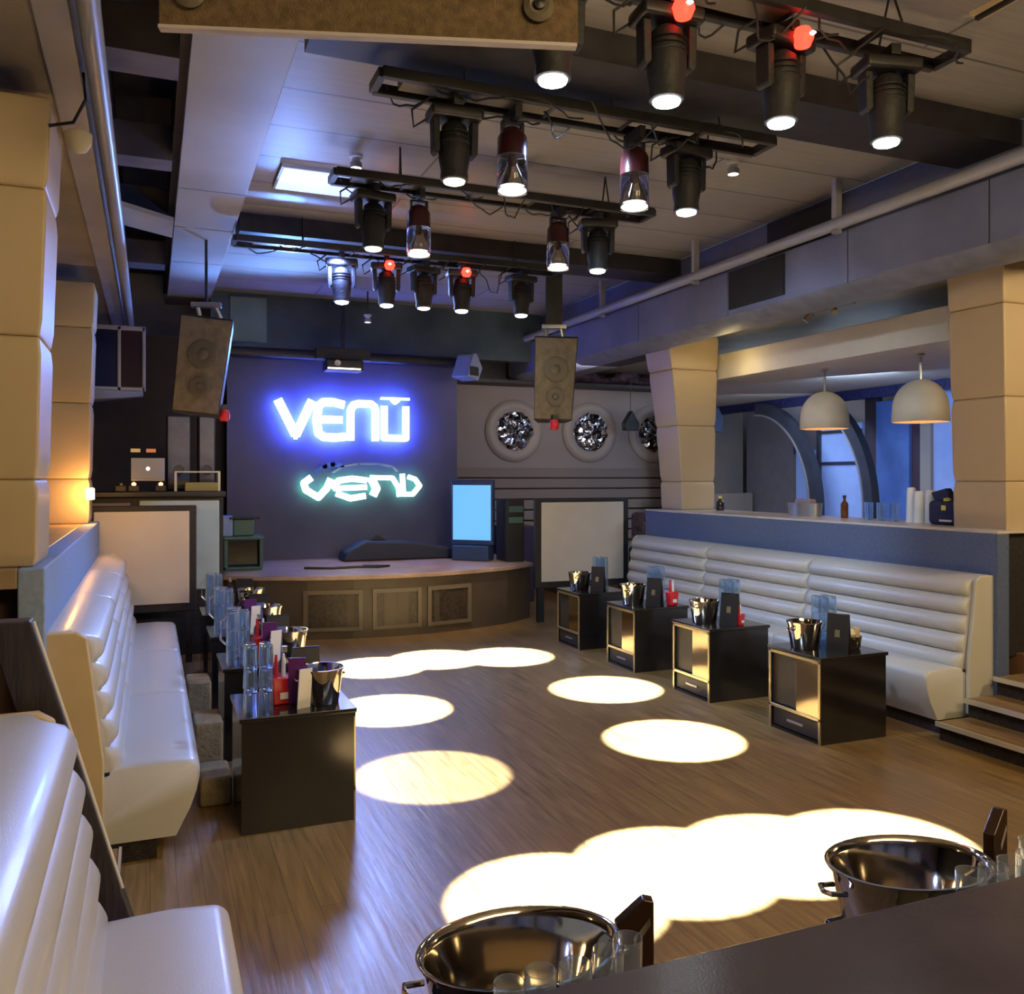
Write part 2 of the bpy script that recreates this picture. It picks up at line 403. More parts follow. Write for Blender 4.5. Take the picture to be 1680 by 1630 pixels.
# right bench: turned round, so local y runs towards the camera
bench('long cream tufted bench under the blue-grey low wall on the right', (5.60, 9.40, 0), PI, [0, 1.56, 3.12, 4.78], fancy=False)

# dark slanted rail with white cord between the left benches
r = thing('slanted_rail', 'dark wooden rail slanting down between the two left benches', 'handrail', (-.06, 3.09, 0))
MB().prism([(-.46+.06-.0, 1.36),(-.30+.02, 1.36),(.12, .0),(-.0, .0)], 'y', -.02, .07).build('rail_board', WOODD, r, bevel=.006)
MB().tube([(-.27, -.022, 1.36), (-.14, -.022, .92), (-.02, -.022, .5)], .005, 6).build('white_cord', WHITE, r, smooth=True)

# ------------------------------------------------------------------ portholes
def porthole(X, label):
    t = thing('porthole', label, 'porthole', (X, 13.2, 2.55), 0, 'portholes in a row')
    R = Matrix.Rotation(PI/2, 3, 'X')
    MB().lathe([(.29,0),(.47,0),(.50,.02),(.47,.06),(.40,.075),(.33,.05),(.30,.03)], (0,0,0), 48, rot=R).bm
    MB().lathe([(.31,-.0),(.485,.0),(.50,.02),(.47,.055),(.40,.07),(.34,.045),(.31,.03)], (0,0,0), 48, rot=R, closed=True).build('rim', RIM, t, smooth=True)
    bm = MB()
    prof = [(.32*math.sin(a), .02+.09*math.cos(a)) for a in [PI/2*i/8 for i in range(8, -1, -1)]]
    bm.lathe(prof, (0,0,0), 40, rot=R)
    rr = random.Random(X)
    for v in bm.bm.verts:
        if v.co.y < -.03: v.co += Vector((rr.uniform(-.014,.014), rr.uniform(-.028,.02), rr.uniform(-.014,.014)))
    bm.build('foil_dome', CRUMP, t, smooth=True, angle=math.radians(18))
    return t
for X, l in ((5.42, 'round porthole with crumpled foil nearest the dark stage wall'), (6.78, 'round porthole with crumpled foil right of the hanging speaker'), (8.02, 'round porthole half hidden by the tapering column')):
    porthole(X, l)
t = thing('pendant_ornament', 'small dark house-shaped pendant hanging between two portholes', 'ornament', (7.22, 12.6, 2.56))
MB().prism([(-.12,.0),(.12,.0),(.13,.12),(.0,.32),(-.13,.12)], 'y', -.07, .07).build('body', BLKS, t, bevel=.01)
MB().tube([(0,0,.31),(0,0,.94)], .006, 6).build('cord', BLKS, t)

# ------------------------------------------------------------------ stage
arc = [(.62,10.42),(1.1,10.10),(1.6,9.90),(2.1,9.79),(2.58,9.76),(3.06,9.79),(3.56,9.90),(4.1,10.10),(4.55,10.42)]
st = thing('stage', 'low curved stage with a pinkish top and olive front', 'stage', (2.58, 11, 0))
def L(p, dx=0, dy=0): return (p[0]-2.58+dx, p[1]-11+dy)
out = [L(p) for p in arc]+[(1.97, 1.0), (-1.96, 1.0)]
ins = [((x)*.985, y+.05 if y < .9 else y) for x, y in out]
MB().prism(ins, 'z', 0, .66).build('front', OLIVE, st)
MB().prism(out, 'z', .66, .71).build('top', STAGE, st, bevel=.008)
fr = MB(); n_ = 0
def front_pt(t_):
    k = t_*(len(arc)-1); i = min(int(k), len(arc)-2); f = k-i
    a = Vector(ins[i]); b_ = Vector(ins[i+1]); return a.lerp(b_, f), (b_-a).normalized()
for lo, hi in ((.24,.40),(.43,.58),(.60,.745)):
    f = MB(); d = .03
    def seg(t0, t1, z0, z1, th=.025):
        p, u = front_pt(t0); q, u2 = front_pt(t1); nrm = Vector((u.y, -u.x))
        A, B = p-nrm*.005, q-nrm*.005; A2, B2 = p+nrm*th, q+nrm*th
        f.hexa([(A.x,A.y,z0),(B.x,B.y,z0),(B2.x,B2.y,z0),(A2.x,A2.y,z0)], [(A.x,A.y,z1),(B.x,B.y,z1),(B2.x,B2.y,z1),(A2.x,A2.y,z1)])
    m = .012
    seg(lo, hi, .50, .545); seg(lo, hi, .09, .13); seg(lo, lo+m, .09, .54); seg(hi-m, hi, .09, .54)
    fo = f.build('vent_frame', OLIVEF, st)
    f = MB(); seg(lo+m, hi-m, .13, .50, .006); f.build('vent_pane', VENTP, fo)
# sign: halo-lit letters
def ribbon(mb, pts, w, y0, y1, closed=False):
    for p, q in zip(pts, pts[1:]+([pts[0]] if closed else [])):
        p = Vector(p); q = Vector(q); d = (q-p)
        if d.length < 1e-5: continue
        d.normalize(); n = Vector((-d.y, d.x))*w/2; e = d*w*.25
        a, b_, c_, d_ = p+n, p-n, q-n, q+n
        mb.prism([(a.x,a.y),(b_.x,b_.y),(c_.x,c_.y),(d_.x,d_.y)], 'y', y0, y1)
    for p in pts[1:-1]:
        mb.prism([(p[0]+w*.499*math.cos(PI/6*k), p[1]+w*.499*math.sin(PI/6*k)) for k in range(12)], 'y', y0, y1+.0004)
K = .00825; KZ = .0083
def px(u, v, u0, v0, x0, z0): return (x0+(u-u0)*K, z0-(v-v0)*KZ)
def sign(name, label, letters, w, face, halo, Y, x0, z0, u0, v0, cat='sign'):
    t = thing(name, label, cat, (x0, Y, z0))
    for strokes in letters:
        f = MB(); h = MB()
        for pts, ww in strokes:
            P = [px(u, v, u0, v0, 0, 0) for u, v in pts]
            ribbon(f, P, ww*K, -.11, -.14)
            ribbon(h, P, ww*K*.8, -.07, -.10)
        l = f.build('letter', face, t); h.build('halo_strip', halo, l)
    return t
V_ = [([(456,658),(484,714)],14),([(484,714),(510,658)],14),([(484,712),(484,720)],6)]
E_ = [([(562,664),(545,660),(528,660),(520,667),(517,690),(520,710),(528,716),(545,717),(564,715)],13),([(520,688),(559,688)],12)]
N_ = [([(572,721),(572,672),(577,663),(586,661),(606,661),(612,666),(613,672),(613,721)],12)]
U_ = [([(628,663),(628,716),(665,716),(665,663)],11),([(623,651),(671,651)],4),([(641,653),(647,658),(653,653)],5)]
sign('neon_sign', 'glowing white VENU lettering with blue halo high on the stage wall', [V_, E_, N_, U_], 12, SIGN, SIGNB, 12.0, 2.40, 2.58, 560, 687)
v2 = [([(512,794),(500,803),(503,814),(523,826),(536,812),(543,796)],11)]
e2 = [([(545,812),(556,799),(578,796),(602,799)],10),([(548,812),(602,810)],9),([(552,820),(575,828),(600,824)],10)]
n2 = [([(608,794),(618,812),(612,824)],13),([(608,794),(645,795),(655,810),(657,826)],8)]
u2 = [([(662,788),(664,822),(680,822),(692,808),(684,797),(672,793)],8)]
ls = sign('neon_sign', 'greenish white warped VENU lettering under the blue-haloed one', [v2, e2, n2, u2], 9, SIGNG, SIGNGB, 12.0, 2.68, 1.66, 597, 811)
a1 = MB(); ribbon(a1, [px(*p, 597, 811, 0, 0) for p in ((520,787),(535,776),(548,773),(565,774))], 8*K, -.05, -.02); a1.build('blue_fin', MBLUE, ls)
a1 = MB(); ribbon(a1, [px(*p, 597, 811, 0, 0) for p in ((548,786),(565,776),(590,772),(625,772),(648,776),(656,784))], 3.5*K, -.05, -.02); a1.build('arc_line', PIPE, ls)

# ------------------------------------------------------------------ truss rails with lamps
def rail(label, y, x0, x1, loc_z=3.93, tilt=0):
    t = thing('lighting_rail', label, 'lighting rail', ((x0+x1)/2, y, loc_z))
    h = (x1-x0)/2
    for s_ in (-1, 1): MB().box(-h, h, s_*.11-.02, s_*.11+.02, -.03, .03).build('bar', BLKS, t, bevel=.004)
    for X in (-h, h): MB().box(X-.02, X+.02, -.11, .11, -.025, .025).build('end_bar', BLKS, t)
    k = int((x1-x0)/.5)
    for i in range(1, k): MB().box(-h+i*(2*h)/k-.012, -h+i*(2*h)/k+.012, -.11, .11, -.015, .015).build('cross_bar', BLKS, t)
    for X in (-h*.62, h*.1, h*.7):
        for sg in (-1, 1): MB().tube([(X+.02*sg,.1*sg,.02),(X,0,H-loc_z)], .006, 5).build('hanging_wire', BLKS, t)
    for q in range(10):
        pts = []; X = -h*.95+q*h*.18; a = random.uniform(.2,.5)
        for i in range(9):
            f = i/8; pts.append((X+f*a, (-.11 if q % 2 else .08)+.08*math.sin(f*5+q)+random.uniform(-.015,.015), -.03-(.05+.012*q*(q % 3))*math.sin(PI*f)*random.uniform(.7,1.2)+.04*(1-f)))
        MB().tube(pts, .006, 5).build('cable', CABLE, t, smooth=True)
    # ballast strip lying in the rail
    MB().box(-h*.9, h*.2, -.07, .06, -.01, .04).build('power_strip', OLIVEF, t, bevel=.004)
    return t
rail('black lighting rail closest to the camera at the top of the picture', 3.32, 1.15, 3.75)
rail('long black lighting rail below the brown board and dark beam', 4.68, 1.13, 3.66)
rail('black lighting rail third from the camera', 6.28, 1.2, 3.75)
rail('far black lighting rail nearest the stage', 8.32, .7, 3.9)

def moving_head(label, loc, rz=0, led=False, lens=LENS, s=1.0, pan=0, tip=0, group='moving head lamps'):
    t = thing('moving_head_lamp', label, 'stage lamp', loc, rz, group)
    t.scale = (s,)*3
    MB().box(-.17, .17, -.10, .10, -.135, -.06).build('base', BLKS, t, bevel=.02)
    MB().box(-.03, .03, -.10, .10, -.062, .0).build('clamp', BLKS, t, bevel=.005)
    for sx in (-1, 1):
        MB().prism([(sx*.105,-.135),(sx*.15,-.135),(sx*.145,-.34),(sx*.125,-.36),(sx*.10,-.34)], 'y', -.045, .045).build('yoke_arm', BLKM, t, bevel=.008)
    R = Matrix.Rotation(tip, 3, 'X')
    hd = MB().lathe([(.045,.16),(.08,.13),(.092,.06),(.10,0),(.098,-.08),(.085,-.15),(.088,-.17),(.088,-.205),(.078,-.21)], (0,0,-.30), 24, rot=R).build('head', BLKM, t, smooth=True)
    fins = MB()
    for k in range(3): fins.lathe([(.094,.09-.03*k),(.104,.085-.03*k),(.104,.08-.03*k),(.094,.075-.03*k)], (0,0,-.30), 24, rot=R, closed=True)
    fins.build('cooling_rings', BLKS, hd, smooth=True)
    c_ = Vector((0,0,-.30))+R@Vector((0,0,-.2105))
    MB().lathe([(.070,0),(.066,-.012),(.04,-.022),(.0,-.026)], c_, 20, rot=R).build('lens', lens, hd, smooth=True)
    MB().tube([(-.15,.08,-.10),(-.24,.1,-.16),(-.26,.06,-.07),(-.16,.03,.0)], .008, 6).build('cable', CABLE, t, smooth=True)
    if led:
        l = MB().lathe([(.0,.055),(.04,.045),(.058,.0),(.04,-.045),(.0,-.055)], (.03,-.115,-.10), 16).build('red_lamp', REDL, t, smooth=True)
        MB().lathe([(.0,.014),(.018,.0),(.0,-.014)], (.03,-.178,-.10), 10).build('bright_core', REDC, l, smooth=True)
    return t
def par_can(label, loc, rz=0, bright=False):
    t = thing('par_can_lamp', label, 'stage lamp', loc, rz, 'can lamps with clear sleeves')
    MB().box(-.02, .02, -.10, .10, -.07, .0).build('clamp', BLKS, t)
    y_ = MB()
    for sx in (-1, 1): y_.box(sx*.06-.008, sx*.06+.008, -.015, .015, -.22, -.07)
    y_.box(-.065, .065, -.015, .015, -.08, -.065); y_.build('yoke', BLKS, t)
    MB().lathe([(.03,-.10),(.06,-.115),(.085,-.16),(.088,-.27)], (0,0,0), 24).build('housing', M('burgundy_black', (.06,.012,.015), .25) if not hasattr(par_can, 'm') else par_can.m, t, smooth=True)
    g = MB().lathe([(.088,-.27),(.09,-.47),(.087,-.47),(.085,-.275)], (0,0,0), 24, closed=True).build('clear_sleeve', GLASSC, t, smooth=True)
    MB().lathe([(.0,-.455),(.07,-.452),(.082,-.46),(.07,-.468),(.0,-.47)], (0,0,0), 24).build('lens', LENSW, g, smooth=True)
    MB().lathe([(.02,-.27),(.035,-.33),(.07,-.40),(.075,-.44)], (0,0,0), 20).build('reflector', CHROME, g, smooth=True)
    return t
par_can.m = M('burgundy_black', (.05,.012,.015), .25)
GLASSF = M('frosted_sleeve', (.85,.9,1.0), .12, trans=.85)
GLASSC = M('clear_sleeve_glass', (.95,.96,1.0), .03, trans=1.0)
zr = 3.90
ML = [ # x, y, led, label, pool target, power
 (1.55,3.35,False,'black moving lamp tucked behind the right end of the brown board', (1.60,3.42), 1, 1),
 (2.10,3.35,True,'near moving lamp with red light, left of the two at the top', (2.24,3.50), 1, 1),
 (2.72,3.35,True,'near moving lamp with red light, right of the two at the top', (2.80,3.46), 1, 1),
 (3.36,3.35,False,'large black moving lamp at the top right with no red light', (3.30,3.34), 1, 1),
 (1.57,4.70,False,'black moving lamp at the left of the second rail', (1.58,5.14), .35, 0),
 (3.09,4.70,False,'black moving lamp at the right end of the second rail', (3.33,5.22), 1, 1),
 (1.49,6.30,False,'black moving lamp under the glowing ceiling panel on the third rail', (1.72,6.72), 1, 0),
 (3.31,6.30,False,'black moving lamp at the right end of the third rail', (3.59,6.69), 1, 1),
 (1.67,8.33,False,'small black moving lamp leftmost on the far rail', (1.98,8.28), 1, 1),
 (2.10,8.33,True,'far moving lamp with red light above the sign letter U', (2.62,8.42), 1, 1),
 (2.47,8.33,False,'unlit moving lamp between the two red-lit lamps of the far rail', None, 0, 0),
 (2.86,8.33,True,'far moving lamp with red light right of the sign', (3.30,8.28), 1, 1),
 (3.50,8.33,False,'black moving lamp rightmost on the far rail', None, 0, 1)]
for X, Y, led, lab, pool, pw, lit in ML:
    big = .88
    moving_head(lab, (X, Y, zr), random.uniform(-.25,.25), led, LENS if lit else LENSW, big)
    if pool:
        light('SPOT', 'spot_beam', (X, Y, 3.38), 11000*pw, (.82,.90,1), to=(pool[0], pool[1], 0), spot_size=2*math.atan(.475/3.36), spot_blend=.07, shadow_soft_size=.03)
for X, Y, lab in ((1.92,4.70,'can lamp with clear sleeve left of centre on the second rail'), (2.72,4.70,'can lamp with clear sleeve right of centre on the second rail'),
                  (1.83,6.30,'can lamp with clear sleeve on the left of the third rail'), (2.96,6.30,'can lamp with clear sleeve on the right of the third rail')):
    par_can(lab, (X, Y, zr), 0)
# emissive pale blue rectangle on the ceiling
t = thing('ceiling_glow_panel', 'pale blue glowing rectangular panel in the ceiling', 'ceiling light', (1.25, 7.2, H))
MB().box(-.32, .32, -.28, .28, -.03, 0).build('frame', STRIP, t)
MB().box(-.30, .30, -.26, .26, -.036, -.03).build('glow_face', GLOWP, t)
# small ceiling spots
for X, Y, lab in ((1.42,6.55,'tiny twin spotlight on the ceiling above the third rail'), (4.35,3.3,'tiny spotlight on the ceiling at the upper right'), (4.1,5.6,'tiny spotlight on the ceiling beside the right beam'), (2.6,11.3,'small round spotlight above the VENU sign')):
    t = thing('ceiling_spotlight', lab, 'ceiling light', (X, Y, H if Y < 11 else 3.9))
    z0 = 0 if Y < 11 else 0
    MB().lathe([(.05,0),(.05,-.02),(.03,-.03),(.03,-.05)], (0,0,z0), 16).build('mount', WHITE, t, smooth=True)
    MB().lathe([(.03,-.05),(.045,-.06),(.045,-.10)], (0,0,z0), 16).build('housing', STEEL, t, smooth=True)
    MB().lathe([(.04,-.10),(.0,-.11)], (0,0,z0), 16).build('lens', LENSW, t, smooth=True)
    if Y > 11: MB().tube([(0,0,0),(0,0,.3)], .01, 6).build('rod', BLKS, t)
# hooded wall lamp top left
t = thing('hooded_lamp', 'beige dome lamp on a dark bracket at the upper left beam', 'lamp', (-.30, 4.45, 3.35))
MB().lathe([(.0,-.07),(.035,-.055),(.055,-.02),(.06,.02),(.055,.025),(.0,.03)], (0,0,-.02), 20).build('dome', SHADE, t, smooth=True)
MB().tube([(-.12,0,.02),(-.02,0,.05),(.03,0,.16),(.02,0,.28)], .008, 6).build('bracket', BLKS, t, smooth=True)
# track lamp under right tier ceiling
t = thing('track_lamp', 'small black track lamp under the right tier ceiling', 'lamp', (6.15, 6.9, 3.45))
MB().box(-.04, .04, -.35, .35, .0, .05).build('track', BLKS, t, bevel=.005)
MB().tube([(0,.2,0),(-.05,.24,-.08)], .035, 10).build('head', STEEL, t, smooth=True)
MB().tube([(0,-.1,0),(-.04,-.16,-.06)], .03, 10).build('head', GOLD, t, smooth=True)
t = thing('ragged_duct', 'dark ragged duct hanging from the right tier ceiling above the wide column', 'duct', (6.1, 3.6, 3.36))
MB().tube([(-.3,-.7,.02),(-.28,-.3,-.02),(-.2,.1,.03),(-.1,.5,.0),(.0,.9,.04)], .07, 10).build('duct_pipe', BLKM, t, smooth=True)
MB().tube([(-.36,-.6,-.05),(-.3,-.1,-.07),(-.22,.3,-.02)], .015, 6).build('cable', CABLE, t, smooth=True)

# ------------------------------------------------------------------ hanging speakers
def speaker(label, loc, rz, lean, s=1.0, pw=.09):
    t = thing('hanging_speaker', label, 'speaker', loc, rz)
    w, d, h = .24, .22, .46
    b = [(-w*.95,-d,-h),(w*.80,-d,-h),(w*.6,d,-h),(-w*.7,d,-h)]; tp = [(-w,-d-.02,h),(w,-d-.02,h),(w*.75,d,h),(-w*.75,d,h)]
    R = Matrix.Rotation(lean, 3, 'Y'); ro = lambda p: R@Vector(p)
    MB().hexa([ro(p) for p in b], [ro(p) for p in tp]).build('cabinet', BLKM, t, bevel=.012)
    g = [(-w*.92,-d-.012,-h+.02),(w*.76,-d-.012,-h+.02),(w*.76,-d+.01,-h+.02),(-w*.92,-d+.01,-h+.02)]
    g2 = [(-w*.95,-d-.036,h-.02),(w*.95,-d-.036,h-.02),(w*.95,-d+.0,h-.02),(-w*.95,-d+.0,h-.02)]
    MB().hexa([ro(p) for p in g], [ro(p) for p in g2]).build('grille', SPKG, t, bevel=.006)
    for zc, rr in ((.10,.13),(-.20,.09)):
        RR = R@Matrix.Rotation(PI/2, 3, 'X')
        MB().lathe([(rr,0),(rr*1.05,.012),(rr*.9,.018),(rr*.4,.008),(rr*.3,.02),(0,.024)], ro((0,-d-.03,zc)), 28, rot=RR).build('driver', SPKC, t, smooth=True)
    for k in (-1, 1): MB().tube([ro((k*.1,0,h)), (k*.08,0,h+.14)], .022, 8).build('hook', GOLD, t, smooth=True)
    MB().box(-.14, .14, -.03, .03, h+.12, h+.17).build('bracket', STEEL, t, bevel=.006)
    MB().box(-pw, pw, -min(.05,pw), min(.05,pw), h+.17, 4.2-loc[2]).build('drop_post', DARKB, t)
    return t
speaker('grey-brown speaker hanging at the left of the stage, leaning', (.50, 9.0, 2.85), -.22, .10, 1, .012)
sp = speaker('grey-brown speaker hanging straight in front of the portholes', (4.18, 9.0, 2.88), -.36, .02)
for X, Y, Z, lab in ((.66, 8.95, 2.40, 'red plastic lamp cap under the left hanging speaker'), (4.08, 8.78, 2.38, 'red plastic lamp cap under the right hanging speaker')):
    t = thing('red_beacon', lab, 'lamp', (X, Y, Z))
    MB().lathe([(.035,-.06),(.05,-.04),(.055,.0),(.04,.05),(.0,.06)], (0,0,0), 14).build('dome', RED, t, smooth=True)
    MB().box(-.03, .03, -.03, .03, .05, .1).build('mount', BLKS, t)
# small hanging monitor right of sign
t = thing('hanging_monitor', 'small pale wedge monitor hanging at the right top of the stage wall', 'speaker', (4.05, 11.6, 3.30), .6)
MB().prism([(-.16,-.12),(.10,-.16),(.2,.02),(.06,.22),(-.02,.20)], 'y', -.14, .14).build('cabinet', M('pale_monitor', (.22,.27,.38), .5), t, bevel=.015)
MB().box(-.10, .08, -.155, -.14, -.10, .02).build('grille', BLKS, t)
# projector
t = thing('projector', 'small projector with lit white strips hanging above the sign', 'projector', (2.30, 11.4, 3.16))
MB().box(-.24, .24, -.14, .14, 0, .14).build('body', BLKS, t, bevel=.02)
MB().lathe([(.035,0),(.04,.03),(.03,.03),(.0,.02)], (-.1,-.14,.09), 16, rot=Matrix.Rotation(PI/2,3,'X')).build('lens', STEEL, t, smooth=True)
MB().box(-.22, .20, -.147, -.14, .015, .035).build('lit_strip', LENSW, t)
MB().tube([(0,0,.14),(0,0,1.04)], .02, 8).build('pole', BLKS, t, smooth=True)
MB().box(-.35, .35, -.06, .06, .15, .3).build('bracket', BLKM, t, bevel=.01)

# ------------------------------------------------------------------ DJ corner
t = thing('dj_booth', 'dark DJ booth with a pale blue front panel left of the stage', 'booth', (.10, 9.95, 0))
MB().box(-.75, .60, -.35, .40, 0, 1.60).build('body', BLKM, t, bevel=.01)
MB().box(-.80, .62, -.40, .42, 1.60, 1.66).build('top', BLKS, t, bevel=.01)
MB().box(-.20, .56, -.375, -.35, .66, 1.57).build('front_panel', BLUEP, t, bevel=.012)
MB().box(-.72, -.28, -.375, -.35, .9, 1.55).build('side_panel', M('mauve_panel', (.22,.18,.22), .5), t, bevel=.01)
t = thing('screen_panel', 'square cream panel in a dark frame behind the far end of the left bench', 'panel', (-.03, 9.22, 0))
MB().box(-.50, .45, -.03, .03, .50, 1.53).build('frame', BLKM, t, bevel=.01)
MB().box(-.46, .385, -.045, -.03, .58, 1.475).build('panel_face', WHITEP, t, bevel=.02)
for x in (-.42, .38): MB().box(x-.03, x+.03, -.03, .03, 0, .5).build('leg', BLKM, t)
t = thing('screen_panel', 'square cream panel in a dark frame at the right end of the stage', 'panel', (5.08, 10.1, 0))
MB().box(-.66, .66, -.03, .03, .42, 1.54).build('frame', BLKM, t, bevel=.01)
MB().box(-.58, .58, -.045, -.03, .50, 1.49).build('panel_face', WHITEP, t, bevel=.02)
for x in (-.58, .58): MB().box(x-.04, x+.04, -.03, .03, 0, .42).build('leg', BLKM, t)
# laptop
t = thing('laptop', 'open silver laptop standing on the DJ booth', 'laptop', (-.02, 9.8, 1.68))
o = MB().box(-.16, .16, -.012, 0, 0.10, .32).build('lid', SCRW, t, bevel=.004)
MB().lathe([(.018,0),(.018,.004),(0,.004)], (0,-.0125,.21), 18, rot=Matrix.Rotation(PI/2,3,'X')).build('lid_light', M('lid_logo', (1,1,1), .4, emit=(1,1,1), es=2.5), o)
MB().box(-.16, .16, 0, .22, .085, .10).build('keyboard', STEEL, t, bevel=.003)
MB().box(-.15, -.12, .02, .2, -.02, .085).box(.12, .15, .02, .2, -.02, .085).build('stand', BLKS, t)
for i, (x, lab) in enumerate(((-.27,'brass knob box left of the laptop on the booth'), (-.15,'small lit dial box below the laptop left corner'), (.10,'small lit dial box below the laptop right corner'))):
    g = thing('mixer_unit', lab, 'mixer', (.0+x, 9.65, 1.66))
    MB().box(-.05, .05, -.06, .06, 0, .06).build('case', BLKS, g, bevel=.006)
    MB().lathe([(.018,0),(.022,.02),(.0,.035)], (0,-.03,.06), 12).build('knob', WARMB if i else GOLD, g, smooth=True)
t = thing('record_rack', 'open metal rack with a yellow tray on the right of the DJ booth', 'rack', (.45, 9.75, 1.66))
MB().box(-.22, .22, -.15, .15, .19, .205).build('shelf', STEEL, t)
for x in (-.21, .21):
    MB().box(x-.012, x+.012, -.14, .14, 0, .19).build('side', STEEL, t)
MB().box(-.12, .20, -.14, .10, .0, .09).build('tray', M('olive_yellow', (.28,.25,.08), .5), t, bevel=.006)
# speaker stack
for x, w_, lab in ((.28,.24,'tall grey-green speaker cabinet left of the pair behind the DJ booth'), (.56,.17,'narrow grey-green speaker cabinet right of the pair behind the DJ booth')):
    t = thing('speaker_cabinet', lab, 'speaker', (x, 10.15, 1.66))
    MB().box(-w_/2, w_/2, -.16, .16, 0.0, .80).build('cabinet', BLKM, t, bevel=.01)
    MB().box(-w_/2+.012, w_/2-.012, -.175, -.16, .02, .78).build('grille', SUBG, t, bevel=.006)
    MB().lathe([(.05,0),(.055,.01),(.02,.006),(0,.012)], (0,-.175,.22), 18, rot=Matrix.Rotation(PI/2,3,'X')).build('driver', SPKC, t, smooth=True)
for x, mt, lab in ((-.10, YELL, 'small yellow label light on the dark wall above the laptop'), (.06, WARMB, 'small orange label light on the dark wall above the laptop')):
    t = MB().box(-.05, .05, -.01, .01, -.02, .02).build('indicator_plate', M('ind', (.5,.4,.15), .5, emit=(1,.6,.2), es=.4) if mt is YELL else M('ind2', (.5,.2,.1), .5, emit=(1,.3,.1), es=.5), bevel=.003)
    t.location = (x-.05, 10.7, 2.10); tag(t, lab, 'light')
# window frame left of speaker, shelf
t = thing('wall_rack', 'dark framed glass cabinet with a pale shelf high on the left back wall', 'cabinet', (-.35, 10.6, 2.75))
f = MB()
f.box(-.42, .30, -.02, .04, .66, .71); f.box(-.42, .30, -.02, .04, .0, .04)
for x in (-.42, .02, .27): f.box(x, x+.035, -.02, .04, 0, .7)
f.build('frame', STEEL, t, bevel=.004)
MB().box(-.385, .02, .0, .02, .04, .66).build('left_pane', M('navy_pane', (.01,.015,.06), .15), t)
MB().box(.055, .27, .0, .02, .04, .66).build('right_pane', M('plum_pane', (.03,.012,.02), .2), t)
MB().hexa([(-.44,-.35,-.16),(.28,-.02,-.06),(.28,.06,-.06),(-.44,.06,-.16)], [(-.44,-.35,-.02),(.28,-.02,.0),(.28,.06,.0),(-.44,.06,-.02)]).build('shelf', M('grey_shelf', (.25,.27,.33), .4), t, bevel=.01)
# orange lamp at column foot
t = thing('wall_sconce', 'bright orange lamp at the foot of the slimmer left column', 'lamp', (-.47, 8.38, 1.66))
MB().box(-.035, .03, -.02, .03, -.05, .05).build('bulb', ORNG, t, bevel=.012)
MB().box(-.02, .02, .03, .1, -.02, .02).build('bracket', BLKS, t)
light('POINT', 'sconce_light', (-.44, 8.30, 1.66), 12, (1,.45,.12), shadow_soft_size=.05)
# stage things
t = thing('equipment_cart', 'small dark cart on the left of the stage', 'cart', (1.02, 11.0, .71))
MB().box(-.23, .23, -.2, .2, .36, .40).build('top', TEALB, t, bevel=.01)
MB().box(-.21, .21, -.18, .18, 0, .04).build('base', TEALB, t, bevel=.01)
for x in (-.2, .2): MB().box(x-.02, x+.02, -.17, .17, .04, .36).build('side', TEALB, t)
MB().box(-.17, .17, -.05, .15, .06, .34).build('amplifier', BLACK, t)
t = thing('storage_box', 'green box with a blue side on the stage cart', 'box', (1.0, 10.95, 1.11))
MB().box(-.10, .14, -.1, .12, 0, .20).build('body', TEALB, t, bevel=.02)
MB().box(-.22, -.102, -.1, .12, .0, .24).build('blue_side', LBLUE, t, bevel=.01)
MB().box(-.14, .20, -.12, .14, .20, .225).build('lid', BLKM, t, bevel=.005)
t = thing('blue_screen', 'glowing blue screen standing at the right edge of the stage', 'screen', (3.93, 11.0, .71), -.75)
MB().box(-.30, .30, -.03, .05, .20, 1.06).build('frame', M('navy_frame', (.03,.06,.16), .3), t, bevel=.015)
MB().box(-.27, .27, -.036, -.03, .27, .99).build('display', SCRB, t)
MB().box(-.26, .26, -.10, .12, 0, .20).build('foot', M('navy_foot', (.03,.07,.16), .4), t, bevel=.02)
t = thing('low_wedge', 'low dark wedge lying at the back of the stage', 'speaker', (3.0, 11.6, .71))
MB().prism([(-.7,0),(.85,0),(.80,.14),(.2,.24),(-.4,.26),(-.66,.12)], 'y', -.2, .2).build('body', M('dark_navy_case', (.015,.025,.05), .6, bump=.3), t, bevel=.03)
MB().prism([(-.3,.26),(-.1,.26),(-.2,.34)], 'y', -.05, .05).build('handle', BLKS, t, bevel=.005)
t = tag(MB().tube([(1.7,10.7,.722),(2.0,10.55,.722),(2.3,10.62,.722),(2.55,10.5,.722),(2.7,10.58,.722),(2.4,10.7,.722)], .018, 6).build('stage_cable', CABLE, smooth=True), 'tangled black cable lying on the middle of the stage', 'cable')
t = thing('equipment_rack', 'tall thin rack with lit units behind the right cream panel', 'rack', (4.38, 10.8, .71))
MB().box(-.12, .12, -.2, .2, 0, .8).build('case', BLKM, t, bevel=.01)
for z in (.5, .64): MB().box(-.10, .10, -.21, -.2, z, z+.08).build('unit', TEALB, t, bevel=.003)
t = thing('purple_case', 'dark purple case standing beside the thin rack', 'case', (4.92, 12.0, .0))
MB().box(-.25, .25, -.2, .2, 0, 1.1).build('body', M('plum_case', (.06,.035,.08), .6), t, bevel=.02)
MB().tube([(-.08,0,1.1),(-.08,0,1.15),(.08,0,1.15),(.08,0,1.1)], .012, 6).build('handle', BLKS, t, smooth=True)
t = thing('storage_box', 'dark box with a mottled top between the right cream panel and the bench', 'box', (5.90, 10.0, 0))
MB().box(-.1, .4, -.2, .2, 0, .9).build('lower_box', CARPET, t, bevel=.04)
MB().box(-.08, .35, -.18, .18, .9, 1.35).build('upper_box', M('mottled', (.08,.05,.06), .8, var=.8, scale=20), t, bevel=.06, bseg=3)
